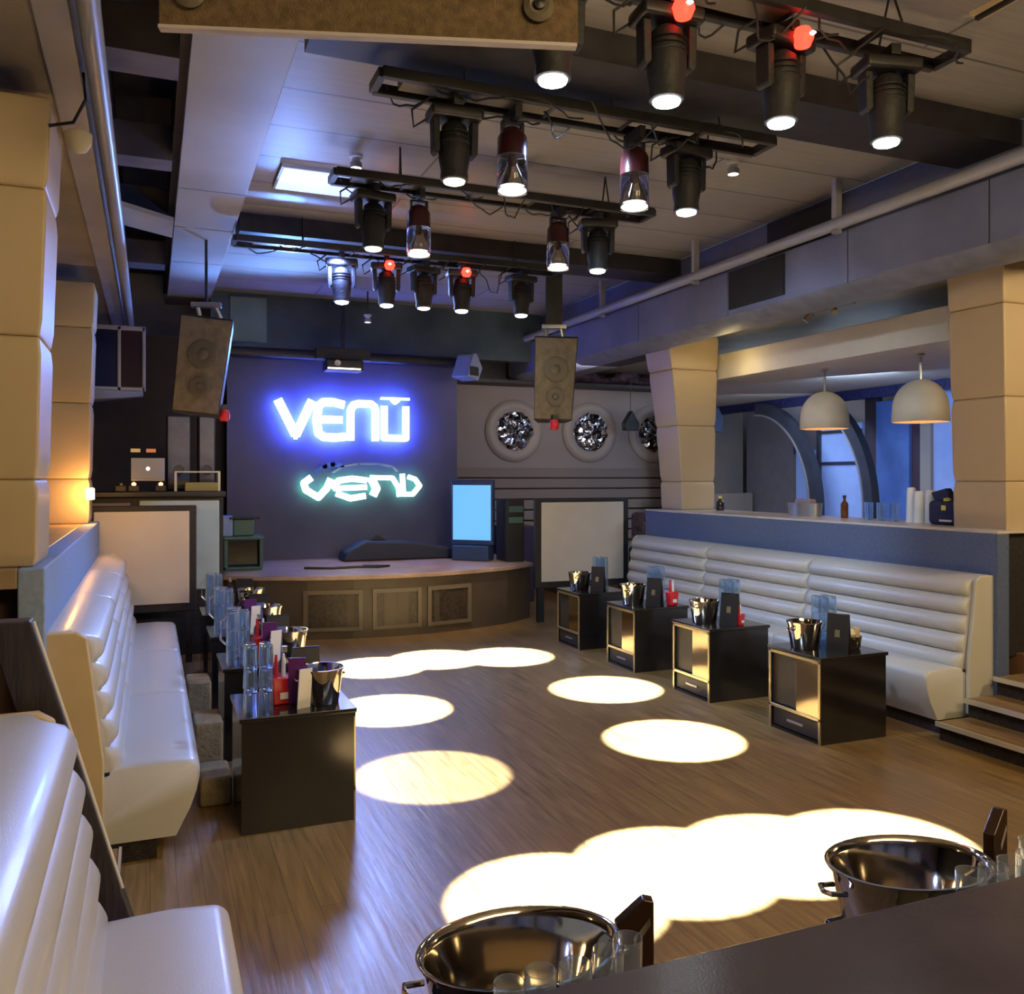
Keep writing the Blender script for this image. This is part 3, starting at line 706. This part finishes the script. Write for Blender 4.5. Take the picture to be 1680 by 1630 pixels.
# far right dark clutter above portholes
t = thing('draped_cloth', 'dark patterned cloth heap on the ledge above the portholes', 'cloth', (6.6, 12.85, 3.3))
bm = MB(); secs = []
for i in range(14):
    x = -1.0+i*.19; r0 = .14+.07*math.sin(i*1.7)
    secs.append([(x, .25*math.cos(a)*.8, .02+r0*(1+math.sin(a))*(.7+.2*math.sin(i+a*2))) for a in [k*PI/5 for k in range(10)]])
bm.sections(secs).build('cloth', M('plum_pattern', (.06,.035,.06), .7, var=.9, scale=12, bump=.6), t, smooth=True)
struct('trim_29', MB().box(4.05, 9.6, 12.7, 13.2, 3.26, 3.31), DARKB)
for ys_ in ((9.45, 13.1),):
    struct('trim_30', MB().box(5.6, 5.9, 9.45, 13.1, 3.3, 3.5), DARKB)

# ------------------------------------------------------------------ bar side on the right
struct('trim_31', MB().box(6.30, 6.45, 4.9, 9.9, 2.97, 3.27), HEADER, bevel=.008)
struct('ceiling', MB().prism([(6.45,4.9),(8.75,4.9),(8.75,13.1),(8.3,13.1),(6.45,9.9)], 'z', 2.97, 3.02), HEADER)
struct('trim_32', MB().box(8.7, 8.8, 4.5, 13.1, 2.84, 3.05), M('navy_edge', (.02,.025,.09), .4, var=.8, scale=20))
def arch(label, X, y_top, y_bot, z_top, z_bot):
    t = thing('curved_arch', label, 'arch', (X, y_bot, 0))
    outer = []; inner = []
    n = 14
    for i in range(n+1):
        a = PI/2*i/n
        outer.append(((y_top-y_bot)*math.cos(a)**1.25, z_bot+(z_top-z_bot)*math.sin(a)**.9))
    outer = outer[::-1]
    pts = []
    for i in range(n+1):
        a = PI/2*i/n
        yy = (y_top-y_bot)*(1-math.sin(a)**1.2); zz = z_bot+(z_top-z_bot)*(1-math.cos(a)**1.0)
        pts.append((yy, zz))
    return t
def rib(label, X, curve, w, mat, edge):
    """curve: list of (y, z) centre points of a curved rib standing in the plane x = X"""
    t = thing('curved_arch', label, 'arch', (X, curve[-1][0], 0))
    y0 = curve[-1][0]
    for nm, off, ww, x0, x1, mt in (('rib', 0, w, -.06, .06, mat), ('edge_strip', w*.5, .025, -.07, .07, edge)):
        L_, R_ = [], []
        for i, p in enumerate(curve):
            p = Vector(p); q = Vector(curve[min(i+1, len(curve)-1)]) - Vector(curve[max(i-1, 0)]); q.normalize()
            n_ = Vector((-q.y, q.x)); c_ = p+n_*off
            L_.append(c_+n_*ww/2); R_.append(c_-n_*ww/2)
        secs = [[(x0, l.x-y0, l.y), (x1, l.x-y0, l.y), (x1, r_.x-y0, r_.y), (x0, r_.x-y0, r_.y)] for l, r_ in zip(L_, R_)]
        MB().sections(secs).build(nm, mt, t, smooth=True)
    return t
def curve(y0, z0, y1, z1, n=16, floor_z=.52):
    pts = []
    for i in range(n+1):
        a = PI/2*i/n
        pts.append((y0+(y1-y0)*math.sin(a), z1+(z0-z1)*math.cos(a)))
    return pts+[(y1, floor_z)]
rib('dark curved arch rib on the left behind the bar ledge', 8.5, curve(11.0, 2.82, 9.72, 1.35), .17, ARCHM, STEEL)
rib('dark curved arch rib behind the left bell lamp', 8.5, curve(9.8, 2.82, 8.72, 1.35), .16, ARCHM, STEEL)
def wallp(n, y0, y1, z0, z1, mat, X=8.62):
    struct('wall_bar' if n is None else n, MB().box(X, X+.06, y0, y1, z0, z1), mat)
wallp('wall_bar', 9.30, 10.10, .52, 2.55, LBLUE, 8.9)
struct('trim_33', MB().box(8.87, 8.9, 9.30, 10.1, 1.98, 2.02).box(8.87, 8.9, 9.30, 10.1, 2.42, 2.46).box(8.86, 8.9, 10.08, 10.14, .52, 2.55), ARCHM)
wallp('wall_bar', 10.14, 12.2, .52, 2.9, M('plum_grey_wall', (.16,.15,.165), .5, var=.1), 9.2)
wallp('wall_bar', 10.22, 10.62, .52, 2.2, LBLUE, 8.9)
wallp('wall_bar', 9.05, 9.30, .52, 2.9, M('dark_strip_wall', (.04,.03,.04), .6), 8.95)  # narrow near-black stretch of wall
wallp('wall_bar', 8.50, 9.05, .52, 2.8, MBLUE, 8.9)
wallp('wall_bar', 8.28, 8.50, .52, 2.9, PURP, 8.95)
wallp('wall_bar', 8.12, 8.28, .52, 2.9, M('grey_jamb', (.25,.23,.21), .6), 8.85)
wallp('wall_bar', 5.0, 8.12, .52, 2.9, LBLUE, 8.9)
t = thing('round_window', 'dark round window edge beside the wide right column', 'window', (8.88, 7.30, 2.2))
MB().lathe([(0,0),(.42,0),(.42,.04),(0,.04)], (0,0,0), 36, rot=Matrix.Rotation(-PI/2,3,'Y')).build('pane', BLACK, t, smooth=True)
MB().lathe([(.42,0),(.47,0),(.47,.05),(.42,.05)], (0,0,0), 36, rot=Matrix.Rotation(-PI/2,3,'Y'), closed=True).build('rim', ARCHM, t, smooth=True)
t = thing('wall_speaker', 'small blue-lit speaker high on the grey wall behind the bar', 'speaker', (8.3, 11.9, 2.72))
MB().prism([(-.14,-.2),(.12,-.2),(.16,.0),(.05,.2),(-.14,.15)], 'y', -.12, .12).build('cabinet', M('blue_grey_speaker', (.08,.11,.2), .5), t, bevel=.02)
MB().box(-.04, .04, -.02, .02, .15, .28).build('bracket', BLKS, t)
t = tag(MB().box(-.02, .02, -.09, .09, -.2, .2).build('wall_plate', M('navy_plate', (.02,.03,.12), .5), bevel=.01), 'narrow navy plate on the grey wall left of the arch', 'plate'); t.location = (9.17, 10.9, 2.36)
struct('wall_bar', MB().box(7.78, 9.2, 12.3, 12.36, .52, 2.9), M('grey_bar_wall', (.16,.145,.14), .6, var=.08))
struct('trim_34', MB().box(7.6, 9.1, 11.9, 12.28, .52, 1.55), M('grey_ledge', (.20,.18,.17), .6), bevel=.02)
# bell pendant lamps
def bell(label, X, Y):
    t = thing('pendant_lamp', label, 'lamp', (X, Y, 2.97), 0, 'bell pendant lamps')
    r0, z0, zb = .25, -.24, -.64
    prof = []
    for i in range(11):
        a = PI/2*i/10; prof.append((r0*math.sin(a), zb+.12+(z0-zb-.12)*math.cos(a)))
    prof += [(r0*1.03, zb)]
    inn = [(r*.96, z-.006) for r, z in prof[::-1]]
    MB().lathe(prof+inn, (0,0,0), 36).build('shade', SHADE, t, smooth=True, angle=math.radians(70))
    MB().lathe([(.014,0),(.014,z0)], (0,0,0), 8).build('rod', STEEL, t)
    MB().lathe([(.04,-.0),(.04,-.015),(.02,-.03)], (0,0,0), 16).build('ceiling_rose', STEEL, t, smooth=True)
    MB().lathe([(0,.05),(.04,.03),(.05,0),(.035,-.04),(0,-.05)], (0,0,zb+.14), 16).build('bulb', WARMB, t, smooth=True)
    light('POINT', 'pendant_light', (X, Y, 2.97+zb+.06), 3, (1,.5,.22), shadow_soft_size=.04)
bell('left cream bell lamp hanging above the bar ledge', 6.75, 7.60)
bell('right cream bell lamp hanging next to the wide column', 6.75, 6.31)
# things on the ledge
zl = 1.415
def bottle_shape(h, r, neck=.35):
    return [(r*.9,0),(r,.01),(r,h*.62),(r*.9,h*.7),(r*neck,h*.82),(r*neck,h*.97),(r*neck*1.15,h)]
for X, Y, h, lab in ((6.08,5.78,.30,'tall white foam cup stack, left of three on the bar ledge'),(6.04,5.66,.27,'tall white foam cup stack, middle of three on the bar ledge'),(6.08,5.58,.28,'tall white foam cup stack, right of three on the bar ledge')):
    t = thing('cup_stack', lab, 'cups', (X, Y, zl), 0, 'white cup stacks')
    MB().lathe([(.045,0),(.045,.01),(.038,h*.9),(.034,h*.98),(.02,h)], (0,0,0), 20).build('cups', WHITE, t, smooth=True)
    MB().lathe([(.046,.0),(.048,.008),(.046,.016)], (0,0,0), 20).build('rim', WHITE, t, smooth=True)
gproto = None
def tumbler(name, label, loc, r=.036, h=.12, mat=GLASSB, group=None, cat='glass', up=True):
    p = [(r*.86,0),(r,h),(r*.94,h),(r*.8,.012),(0,.012)]
    if not up: p = [(a, h-b) for a, b in p]
    o = MB().lathe(p, (0,0,0), 18).build(name, mat, None, smooth=True)
    o.location = loc
    return tag(o, label, cat, group)
for k in range(6):
    o = tumbler('tumbler', 'clear tumbler in the row left of the white cup stacks on the bar ledge', (6.02+.05*(k%2), 5.90+.075*k, zl), .034, .16, GLASSB, 'tumblers on the bar ledge')
t = thing('metal_basket', 'grey wire basket of utensils under the left bell lamp', 'basket', (6.1, 7.15, zl))
MB().lathe([(.10,0),(.16,.0),(.17,.13),(.165,.13),(.155,.01),(.1,.01)], (0,0,0), 18, sx=.7, sy=1.3).build('basket_body', STEEL, t, smooth=True)
MB().box(-.05, .05, -.12, .10, .02, .17).build('folded_cloth', M('dusty_pink', (.35,.25,.28), .7), t, bevel=.02)
t = thing('service_bag', 'navy bag with yellow marks at the foot of the wide right column', 'bag', (6.02, 5.32, zl))
MB().box(-.10, .10, -.17, .15, 0, .20).build('body', NAVY, t, bevel=.04, bseg=3)
MB().hexa([(-.05,-.05,.17),(.05,-.05,.17),(.05,.1,.17),(-.05,.1,.17)], [(-.03,.02,.30),(.03,.02,.30),(.05,.16,.26),(-.05,.16,.26)]).build('flap', NAVY, t, bevel=.01)
MB().lathe([(0,.02),(.03,.01),(.03,-.01),(0,-.02)], (-.06,-.02,.205), 14).build('yellow_cloth', YELL, t, smooth=True)
MB().box(-.108, -.10, -.04, .0, .12, .16).build('yellow_mark', YELL, t)
MB().box(-.108, -.10, -.10, .02, .03, .045).build('white_mark', PAPER, t)
t = thing('sauce_bottle', 'amber bottle beside the tumblers on the bar ledge', 'bottle', (6.12, 6.62, zl))
MB().lathe(bottle_shape(.20,.035), (0,0,0), 16).build('body', M('amber_glass', (.25,.08,.02), .1, trans=.5), t, smooth=True)
MB().lathe([(.016,.19),(.016,.215),(0,.215)], (0,0,0), 12).build('cap', BLKS, t)
t = thing('sauce_bottle', 'small dark bottle with a yellow cap at the far end of the bar ledge', 'bottle', (6.15, 8.65, zl))
MB().lathe(bottle_shape(.15,.05), (0,0,0), 16).build('body', BLACK, t, smooth=True)
MB().lathe([(.022,.14),(.022,.17),(0,.17)], (0,0,0), 12).build('cap', YELL, t)

# ------------------------------------------------------------------ low box tables
HT = .59
def table(label, loc, rz=0):
    t = thing('cocktail_table', label, 'table', loc, rz, 'black box tables')
    a, b_ = .285, .265
    MB().box(-a-.012, a+.012, -b_-.012, b_+.012, HT-.025, HT).build('table_top', BLACK, t, bevel=.004)
    s_ = MB(); z1 = HT-.025
    s_.box(-a, a, -b_, -b_+.02, 0, z1).box(-a, a, b_-.02, b_, 0, z1).box(a-.02, a, -b_+.02, b_-.02, 0, z1).box(-a, a-.02, -b_+.02, b_-.02, .0, .02).box(-a+.01, a-.02, -b_+.02, b_-.02, .16, .175)
    s_.build('body', BLACK, t)
    fr_ = MB(); x0, x1 = -a-.008, -a+.004
    fr_.box(x0, x1, -b_, -b_+.02, .0, z1).box(x0, x1, b_-.02, b_, .0, z1).box(x0, x1, -b_, b_, z1-.022, z1).box(x0, x1, -b_, b_, .155, .178)
    fr_.build('front_frame', GOLD, t, bevel=.002)
    MB().box(-a-.002, -a+.012, -b_+.02, -.02, .178, z1-.022).build('door', MIRR, t, bevel=.002)
    MB().box(-a+.02, -a+.03, -.0, b_-.02, .178, z1-.022).build('recessed_door', BLKS, t)
    d_ = MB().box(-a+.01, -a+.02, -b_+.03, b_-.03, .025, .145).build('drawer', BLKS, t, bevel=.003)
    MB().box(-a+.0, -a+.01, -.08, .08, .08, .095).build('handle', STEEL, d_)
    return t
def bucket(label, loc, rz=0, R=.125, h=.19, sx=1, group='ice buckets', sy=1):
    t = thing('ice_bucket', label, 'ice bucket', loc, rz, group)
    MB().lathe([(R*.74,0),(R*.78,.004),(R*.96,h*.9),(R*1.02,h*.97),(R*1.03,h),(R*.98,h),(R*.93,h*.9),(R*.73,.012),(0,.012)], (0,0,0), 40, sx=sx, sy=sy).build('shell', CHROME, t, smooth=True, angle=math.radians(70))
    for k in (-1, 1):
        MB().tube([(k*R*.93*sx,-.025,h*.72),(k*R*1.12*sx,-.022,h*.74),(k*R*1.15*sx,0,h*.72),(k*R*1.12*sx,.022,h*.74),(k*R*.93*sx,.025,h*.72)], .006, 8).build('handle', CHROME, t, smooth=True)
    return t
def menu(label, loc, rz=0, w=.15, h=.26, mat=BLKS, mark=GOLD):
    t = thing('menu_card', label, 'menu', loc, rz, 'standing menus')
    MB().prism([(-.045,0),(-.040,0),(.004,h),(-.002,h)], 'y', -w/2, w/2).build('front_leaf', mat, t)
    MB().prism([(.045,0),(.040,0),(-.004,h),(.002,h)], 'y', -w/2, w/2).build('back_leaf', mat, t)
    MB().prism([(-.030,.10),(-.027,.10),(-.018,.15),(-.021,.15)], 'y', -.015, .02).build('emblem', mark, t)
    return t
# prototypes at the right front table, then copies
RT = [(4.45,4.99),(4.42,6.22),(4.42,7.40),(4.43,8.56)]
LTB = [(.71,4.90),(.72,6.15),(.72,7.35),(.72,8.50)]
ordn = ['nearest the camera','second from the camera','third from the camera','farthest, next to the stage']
tp = table('right-hand black box table '+ordn[0], (RT[0][0], RT[0][1], 0))
bp = bucket('steel ice bucket on the right-hand table '+ordn[0], (RT[0][0]-.14, RT[0][1]+.06, HT))
mp_ = menu('black folded menu on the right-hand table '+ordn[0], (RT[0][0]+.0, RT[0][1]-.12, HT), .55)
gp = tumbler('tumbler', 'clear tumbler in the stack on the right-hand table '+ordn[0], (RT[0][0]+.05, RT[0][1]+.09, HT), .034, .115, GLASSB, 'stacked tumblers', up=False)
def glasses(cx, cy, label, first=False, nx=2, ny=2, nz=3):
    for i in range(nx):
        for j in range(ny):
            for k in range(nz):
                if first and (i, j, k) == (0, 0, 0): continue
                g = gp.copy(); C.objects.link(g); g['label'] = label
                g.location = (cx+.078*i, cy+.078*j, HT+.1165*k)
glasses(RT[0][0]+.05, RT[0][1]+.09, gp['label'], True)
for k in (1, 2, 3):
    X, Y = RT[k]; s_ = 'right-hand table '+ordn[k]
    dup(tp, 'right-hand black box table '+ordn[k], (X, Y, 0))
    dup(bp, 'steel ice bucket on the '+s_, (X-.14, Y+.02, HT), .3*k)
    dup(mp_, 'black folded menu on the '+s_, (X+.0, Y-.14, HT), .5+.06*k)
    glasses(X+.07, Y-.02, 'clear tumbler in the stack on the '+s_, nx=2, ny=2)
for k in range(4):
    X, Y = LTB[k]; s_ = 'left-hand table '+ordn[k]
    dup(tp, 'left-hand black box table '+ordn[k], (X, Y, 0), PI)
    dup(bp, 'steel ice bucket on the '+s_, (X+.14, Y-.08+.01*k, HT), .4+.2*k)
    dup(mp_, 'black folded menu on the '+s_, (X+.10, Y+.15, HT), PI/2-.1*k)
    glasses(X-.23, Y-.19, 'clear tumbler in the stack on the '+s_, nx=2, ny=2, nz=3)
# condiment dish on right near table
def dish(label, loc, rz=0):
    t = thing('condiment_bowl', label, 'bowl', loc, rz)
    MB().lathe([(.045,0),(.055,.01),(.065,.085),(.06,.085),(.05,.015),(0,.015)], (0,0,0), 20).build('bowl', SMOKE, t, smooth=True)
    MB().lathe([(0,.04),(.035,.03),(.045,0),(.03,-.03),(0,-.035)], (-.02,.01,.10), 14, sx=1.2).build('lemon', M('lemon_pulp', (.75,.68,.40), .5), t, smooth=True)
    MB().box(.0, .045, -.03, .02, .07, .15).build('sachet', M('tan_paper', (.55,.42,.28), .6), t, bevel=.008)
    return t
dish('smoked bowl with a lemon and tan packets on the right-hand table nearest the camera', (RT[0][0]+.17, RT[0][1]-.07, HT))
def redthing(label, loc, rz=0, s=1):
    t = thing('red_caddy', label, 'caddy', loc, rz, 'red caddies')
    t.scale = (s,)*3
    MB().sections([[(-.045,-.03,0),(.045,-.03,0),(.045,.03,0),(-.045,.03,0)], [(-.055,-.04,.13),(.055,-.04,.13),(.055,.04,.13),(-.055,.04,.13)]]).build('caddy_body', RED, t, bevel=.008)
    MB().box(-.02, .02, -.045, -.036, .03, .06).build('label_patch', PAPER, t)
    for k, x in enumerate((-.025, .012)):
        MB().lathe([(.012,.12),(.010,.19),(.006,.24)], (x,0,0), 10).build('straw_bundle', PAPER if k else RED, t, smooth=True)
    return t
redthing('red caddy with straws on the right-hand table third from the camera', (RT[2][0]+.16, RT[2][1]-.19, HT), .2)
redthing('red caddy with straws on the left-hand table nearest the camera', (LTB[0][0]-.06, LTB[0][1]-.03, HT), .2, 1.1)
redthing('red caddy with straws on the left-hand table second from the camera', (LTB[1][0]-.03, LTB[1][1]+.0, HT), .2, 1.1)
redthing('small red caddy on the right-hand table second from the camera', (RT[1][0]+.06, RT[1][1]-.19, HT), .4, .7)
# fans of cards + bottles on the left tables
def card(label, loc, rz, mat, h=.21, w=.075, lean=.12):
    o = MB().prism([(0,0),(.006,0),(.006+lean*h,h),(lean*h,h)], 'y', -w/2, w/2).build('table_card', mat, None)
    o.location = loc; o.rotation_euler = (0,0,rz)
    return tag(o, label, 'card', 'leaning table cards')
for k in range(3):
    X, Y = LTB[k]; s_ = 'left-hand table '+ordn[k]
    card('white card leaning on the '+s_, (X+.035, Y-.17, HT), -PI/2+.35, PAPER)
    card('blue card leaning on the '+s_, (X+.075, Y-.15, HT), -PI/2+.2, BLUEC, .23, .06)
    card('plum card leaning on the '+s_, (X+.02, Y-.06, HT), -PI/2-.2, PURPC, .25, .09)
def wine(label, loc, h=.27, mat=None):
    t = thing('dark_bottle', label, 'bottle', loc, 0, 'dark bottles')
    MB().lathe(bottle_shape(h,.036,.36), (0,0,0), 18).build('glass_body', mat or M('bottle_glass', (.03,.012,.02), .08), t, smooth=True)
    MB().lathe([(.0365,h*.2),(.0368,h*.5)], (0,0,0), 18).build('paper_label', M('lab', (.5,.4,.35), .6), t)
    MB().lathe([(.014,h*.9),(.015,h*1.02),(0,h*1.02)], (0,0,0), 12).build('cap', GOLD, t, smooth=True)
    return t
w0 = wine('dark bottle on the left-hand table '+ordn[0], (LTB[0][0]-.02, LTB[0][1]+.13, HT))
for k in (1, 2, 3):
    X, Y = LTB[k]; dup(w0, 'dark bottle on the left-hand table '+ordn[k], (X-.03, Y+.12, HT))
def votive(label, loc):
    o = tumbler('white_cup', label, loc, .035, .085, M('pale_blue_cup', (.55,.65,.85), .3), 'pale cups', 'cup')
    return o
for k in range(4):
    X, Y = LTB[k]
    votive('pale blue cup on the left-hand table '+ordn[k], (X-.08, Y+.02+.10, HT))
# napkin dispenser on left tables (white frosted pitcher)
for k in (1, 2, 3):
    X, Y = LTB[k]
    t = thing('frosted_pitcher', 'frosted pitcher on the left-hand table '+ordn[k], 'pitcher', (X-.19, Y+.13, HT), 0, 'frosted pitchers')
    MB().lathe([(.05,0),(.055,.02),(.05,.18),(.035,.26),(.045,.33),(.04,.33),(.03,.26),(.045,.18),(.05,.02),(0,.01)], (0,0,0), 18).build('body', GLASSF, t, smooth=True)
    MB().tube([(-.045,0,.28),(-.09,0,.24),(-.09,0,.12),(-.052,0,.08)], .008, 8).build('handle', GLASSF, t, smooth=True)
# small stone-coloured floor boxes between left bench and tables
for k, (Y, h) in enumerate(((5.75,.30),(6.9,.30),(5.1,.16))):
    o = MB().box(.25, .42, Y, Y+.32, 0, h).build('floor_box', STONE, None, bevel=.02)
    tag(o, ['low tan block beside the second left table', 'low tan block beside the third left table', 'flat tan block beside the nearest left table'][k], 'box')

# ------------------------------------------------------------------ foreground counter, tables, buckets
t = thing('bar_counter', 'dark glossy counter across the bottom right corner', 'counter', (2.0, .85, 0))
MB().box(-1.75, 3.0, -.40, .29, 1.045, 1.08).build('counter_top', COUNT, t, bevel=.006)
MB().box(-1.70, 3.0, -.34, .22, 0, 1.045).build('counter_body', BLKS, t)
for x0, x1, lab in ((.36, .93, 'dark side table under the big left ice bucket'), (1.43, 2.3, 'dark side table under the right foreground ice bucket')):
    t = thing('side_table', lab, 'table', ((x0+x1)/2, 1.42, 0))
    hx = (x1-x0)/2
    MB().box(-hx, hx, -.25, .19, .765, .79).build('table_top', BLACK, t, bevel=.003)
    for sx in (-1, 1):
        for sy in (-.21, .14): MB().box(sx*(hx-.04)-.02, sx*(hx-.04)+.02, sy-.02, sy+.02, 0, .765).build('leg', BLKS, t)
bucket('big steel ice bucket at the bottom centre, left of the two', (.625, 1.49, .79), .0, .172, .16, 1.10, 'foreground ice buckets', .80)
bucket('big steel ice bucket at the bottom right above the counter', (1.56, 1.49, .79), -.15, .172, .16, 1.08, 'foreground ice buckets', .80)
FG = [((.524,1.295),.026,.215,'foreground tumbler leftmost in front of the big left bucket'), ((.580,1.30),.026,.22,'foreground tumbler second from left before the big left bucket'),
      ((.640,1.295),.028,.22,'foreground tumbler third from left before the big left bucket'), ((.705,1.305),.027,.225,'foreground tumbler fourth from left before the big left bucket'),
      ((.765,1.345),.026,.215,'foreground tumbler behind the others, at the right rim of the bucket'),
      ((1.555,1.325),.030,.205,'foreground tumbler leftmost before the right bucket'), ((1.625,1.33),.030,.20,'foreground tumbler second from left before the right bucket'),
      ((1.69,1.34),.029,.20,'foreground tumbler third from left before the right bucket'), ((1.80,1.38),.030,.18,'foreground tumbler near the right edge of the picture'),
      ((1.87,1.43),.030,.18,'foreground tumbler at the right picture edge behind the others')]
for (x, y), r0, h, lab in FG:
    tumbler('tumbler', lab, (x, y, .79), r0, h, GLASS, 'foreground tumblers')
def ticket(label, loc, rz, h=.22):
    t = thing('menu_holder', label, 'menu', loc, rz, 'foreground menus')
    MB().prism([(-.038,0),(.036,0),(.036,h),(.016,h+.004),(-.002,h-.012),(-.038,h-.045)], 'y', -.014, .014).build('slab', M('brown_gloss', (.035,.018,.01), .15), t, bevel=.003)
    MB().prism([(.0,.11),(.03,.15),(.028,.165),(-.002,.125)], 'y', -.014, -.012).build('emblem', PAPER, t)
    return t
ticket('dark brown menu slab standing right of the big left bucket', (.868, 1.50, .79), -.38, .195)
ticket('dark brown menu slab standing behind the right foreground bucket', (1.90, 1.55, .79), .3, .20)
t = tag(MB().box(-.05, .05, -.02, .02, 0, .03).build('dark_clip', BLACK, None, bevel=.008), 'small black clip with white marks at the right picture edge', 'clip'); t.location = (2.0, 1.42, .955)
t = tag(MB().box(-.05, .05, -.05, .05, 0, .165).build('straw_box', M('tan_box', (.45,.36,.25), .6), None, bevel=.004), 'tan box under the black clip at the right picture edge', 'box'); t.location = (2.0, 1.42, .79)

# ------------------------------------------------------------------ light
W = bpy.data.worlds.new('world'); bpy.context.scene.world = W; W.use_nodes = True
W.node_tree.nodes['Background'].inputs[0].default_value = (.5,.55,.75,1); W.node_tree.nodes['Background'].inputs[1].default_value = .09
def area(name, loc, to, e, col, sx, sy):
    return light('AREA', name, loc, e, col, to=to, shape='RECTANGLE', size=sx, size_y=sy)
# added warm fill over the camera end and over the tiers
def spot(name, loc, to, e, col, ang=110, blend=.8, r=.06):
    return light('SPOT', name, loc, e, col, to=to, spot_size=math.radians(ang), spot_blend=blend, shadow_soft_size=r)
area('warm_fill_rear', (2.4, -1.0, 3.7), (3.0, 5.0, 0.2), 140, (1,.74,.38), 3.0, .8)
area('warm_fill_left', (-1.6, 2.2, 3.5), (-.5, 5.0, 2.2), 8, (1,.70,.36), .5, .5)
area('warm_fill_right', (6.8, 2.0, 3.4), (5.9, 5.5, 2.0), 90, (1,.74,.42), .6, .6)
area('bar_light', (8.0, 10.0, 2.90), (8.4, 10.8, 1.2), 80, (.62,.75,1), 1.0, 4.0)
area('bar_cool', (7.4, 7.8, 2.9), (8.9, 8.6, 1.6), 40, (.45,.62,1), .8, 1.0)
# added blue, white and warm washes with no fixtures of their own
spot('blue_wash_stage', (1.6, 8.2, 3.8), (2.2, 11.5, 1.0), 140, (.25,.35,1), 120)
spot('stage_warm', (3.5, 8.45, 3.8), (3.0, 10.4, .7), 260, (1,.72,.55), 50)
spot('blue_wash_floor', (2.2, 10.6, 3.9), (2.2, 5.5, 0), 900, (.30,.42,1), 80, .9, .4)
spot('blue_uplight', (1.5, 10.6, 3.25), (1.1, 9.4, 4.2), 230, (.16,.36,1), 150)
spot('blue_uplight_mid', (1.2, 6.35, 3.35), (.6, 6.9, 4.2), 26, (.35,.42,1), 150)
spot('white_wash_left', (2.5, 4.66, 3.86), (-.3, 6.0, .7), 330, (.30,.46,1), 75)
spot('white_wash_right', (2.2, 4.66, 3.86), (5.5, 6.9, .9), 400, (.55,.74,1), 75)
spot('blue_wash_near', (1.3, 4.5, 3.8), (-.1, 1.6, .6), 110, (.28,.40,1), 80, .8, .15)
area('back_wash', (5.5, 10.6, 3.2), (5.6, 13.2, 2.2), 14, (1,.84,.80), 1.6, .3)
light('POINT', 'header_warm', (6.0, 8.3, 3.05), 5, (1,.75,.35), shadow_soft_size=.1)

sc = bpy.context.scene
sc.view_settings.view_transform = 'Standard'; sc.view_settings.look = 'None'
sc.view_settings.exposure = 0.0; sc.view_settings.gamma = 1.0; sc.view_settings.use_curve_mapping = False
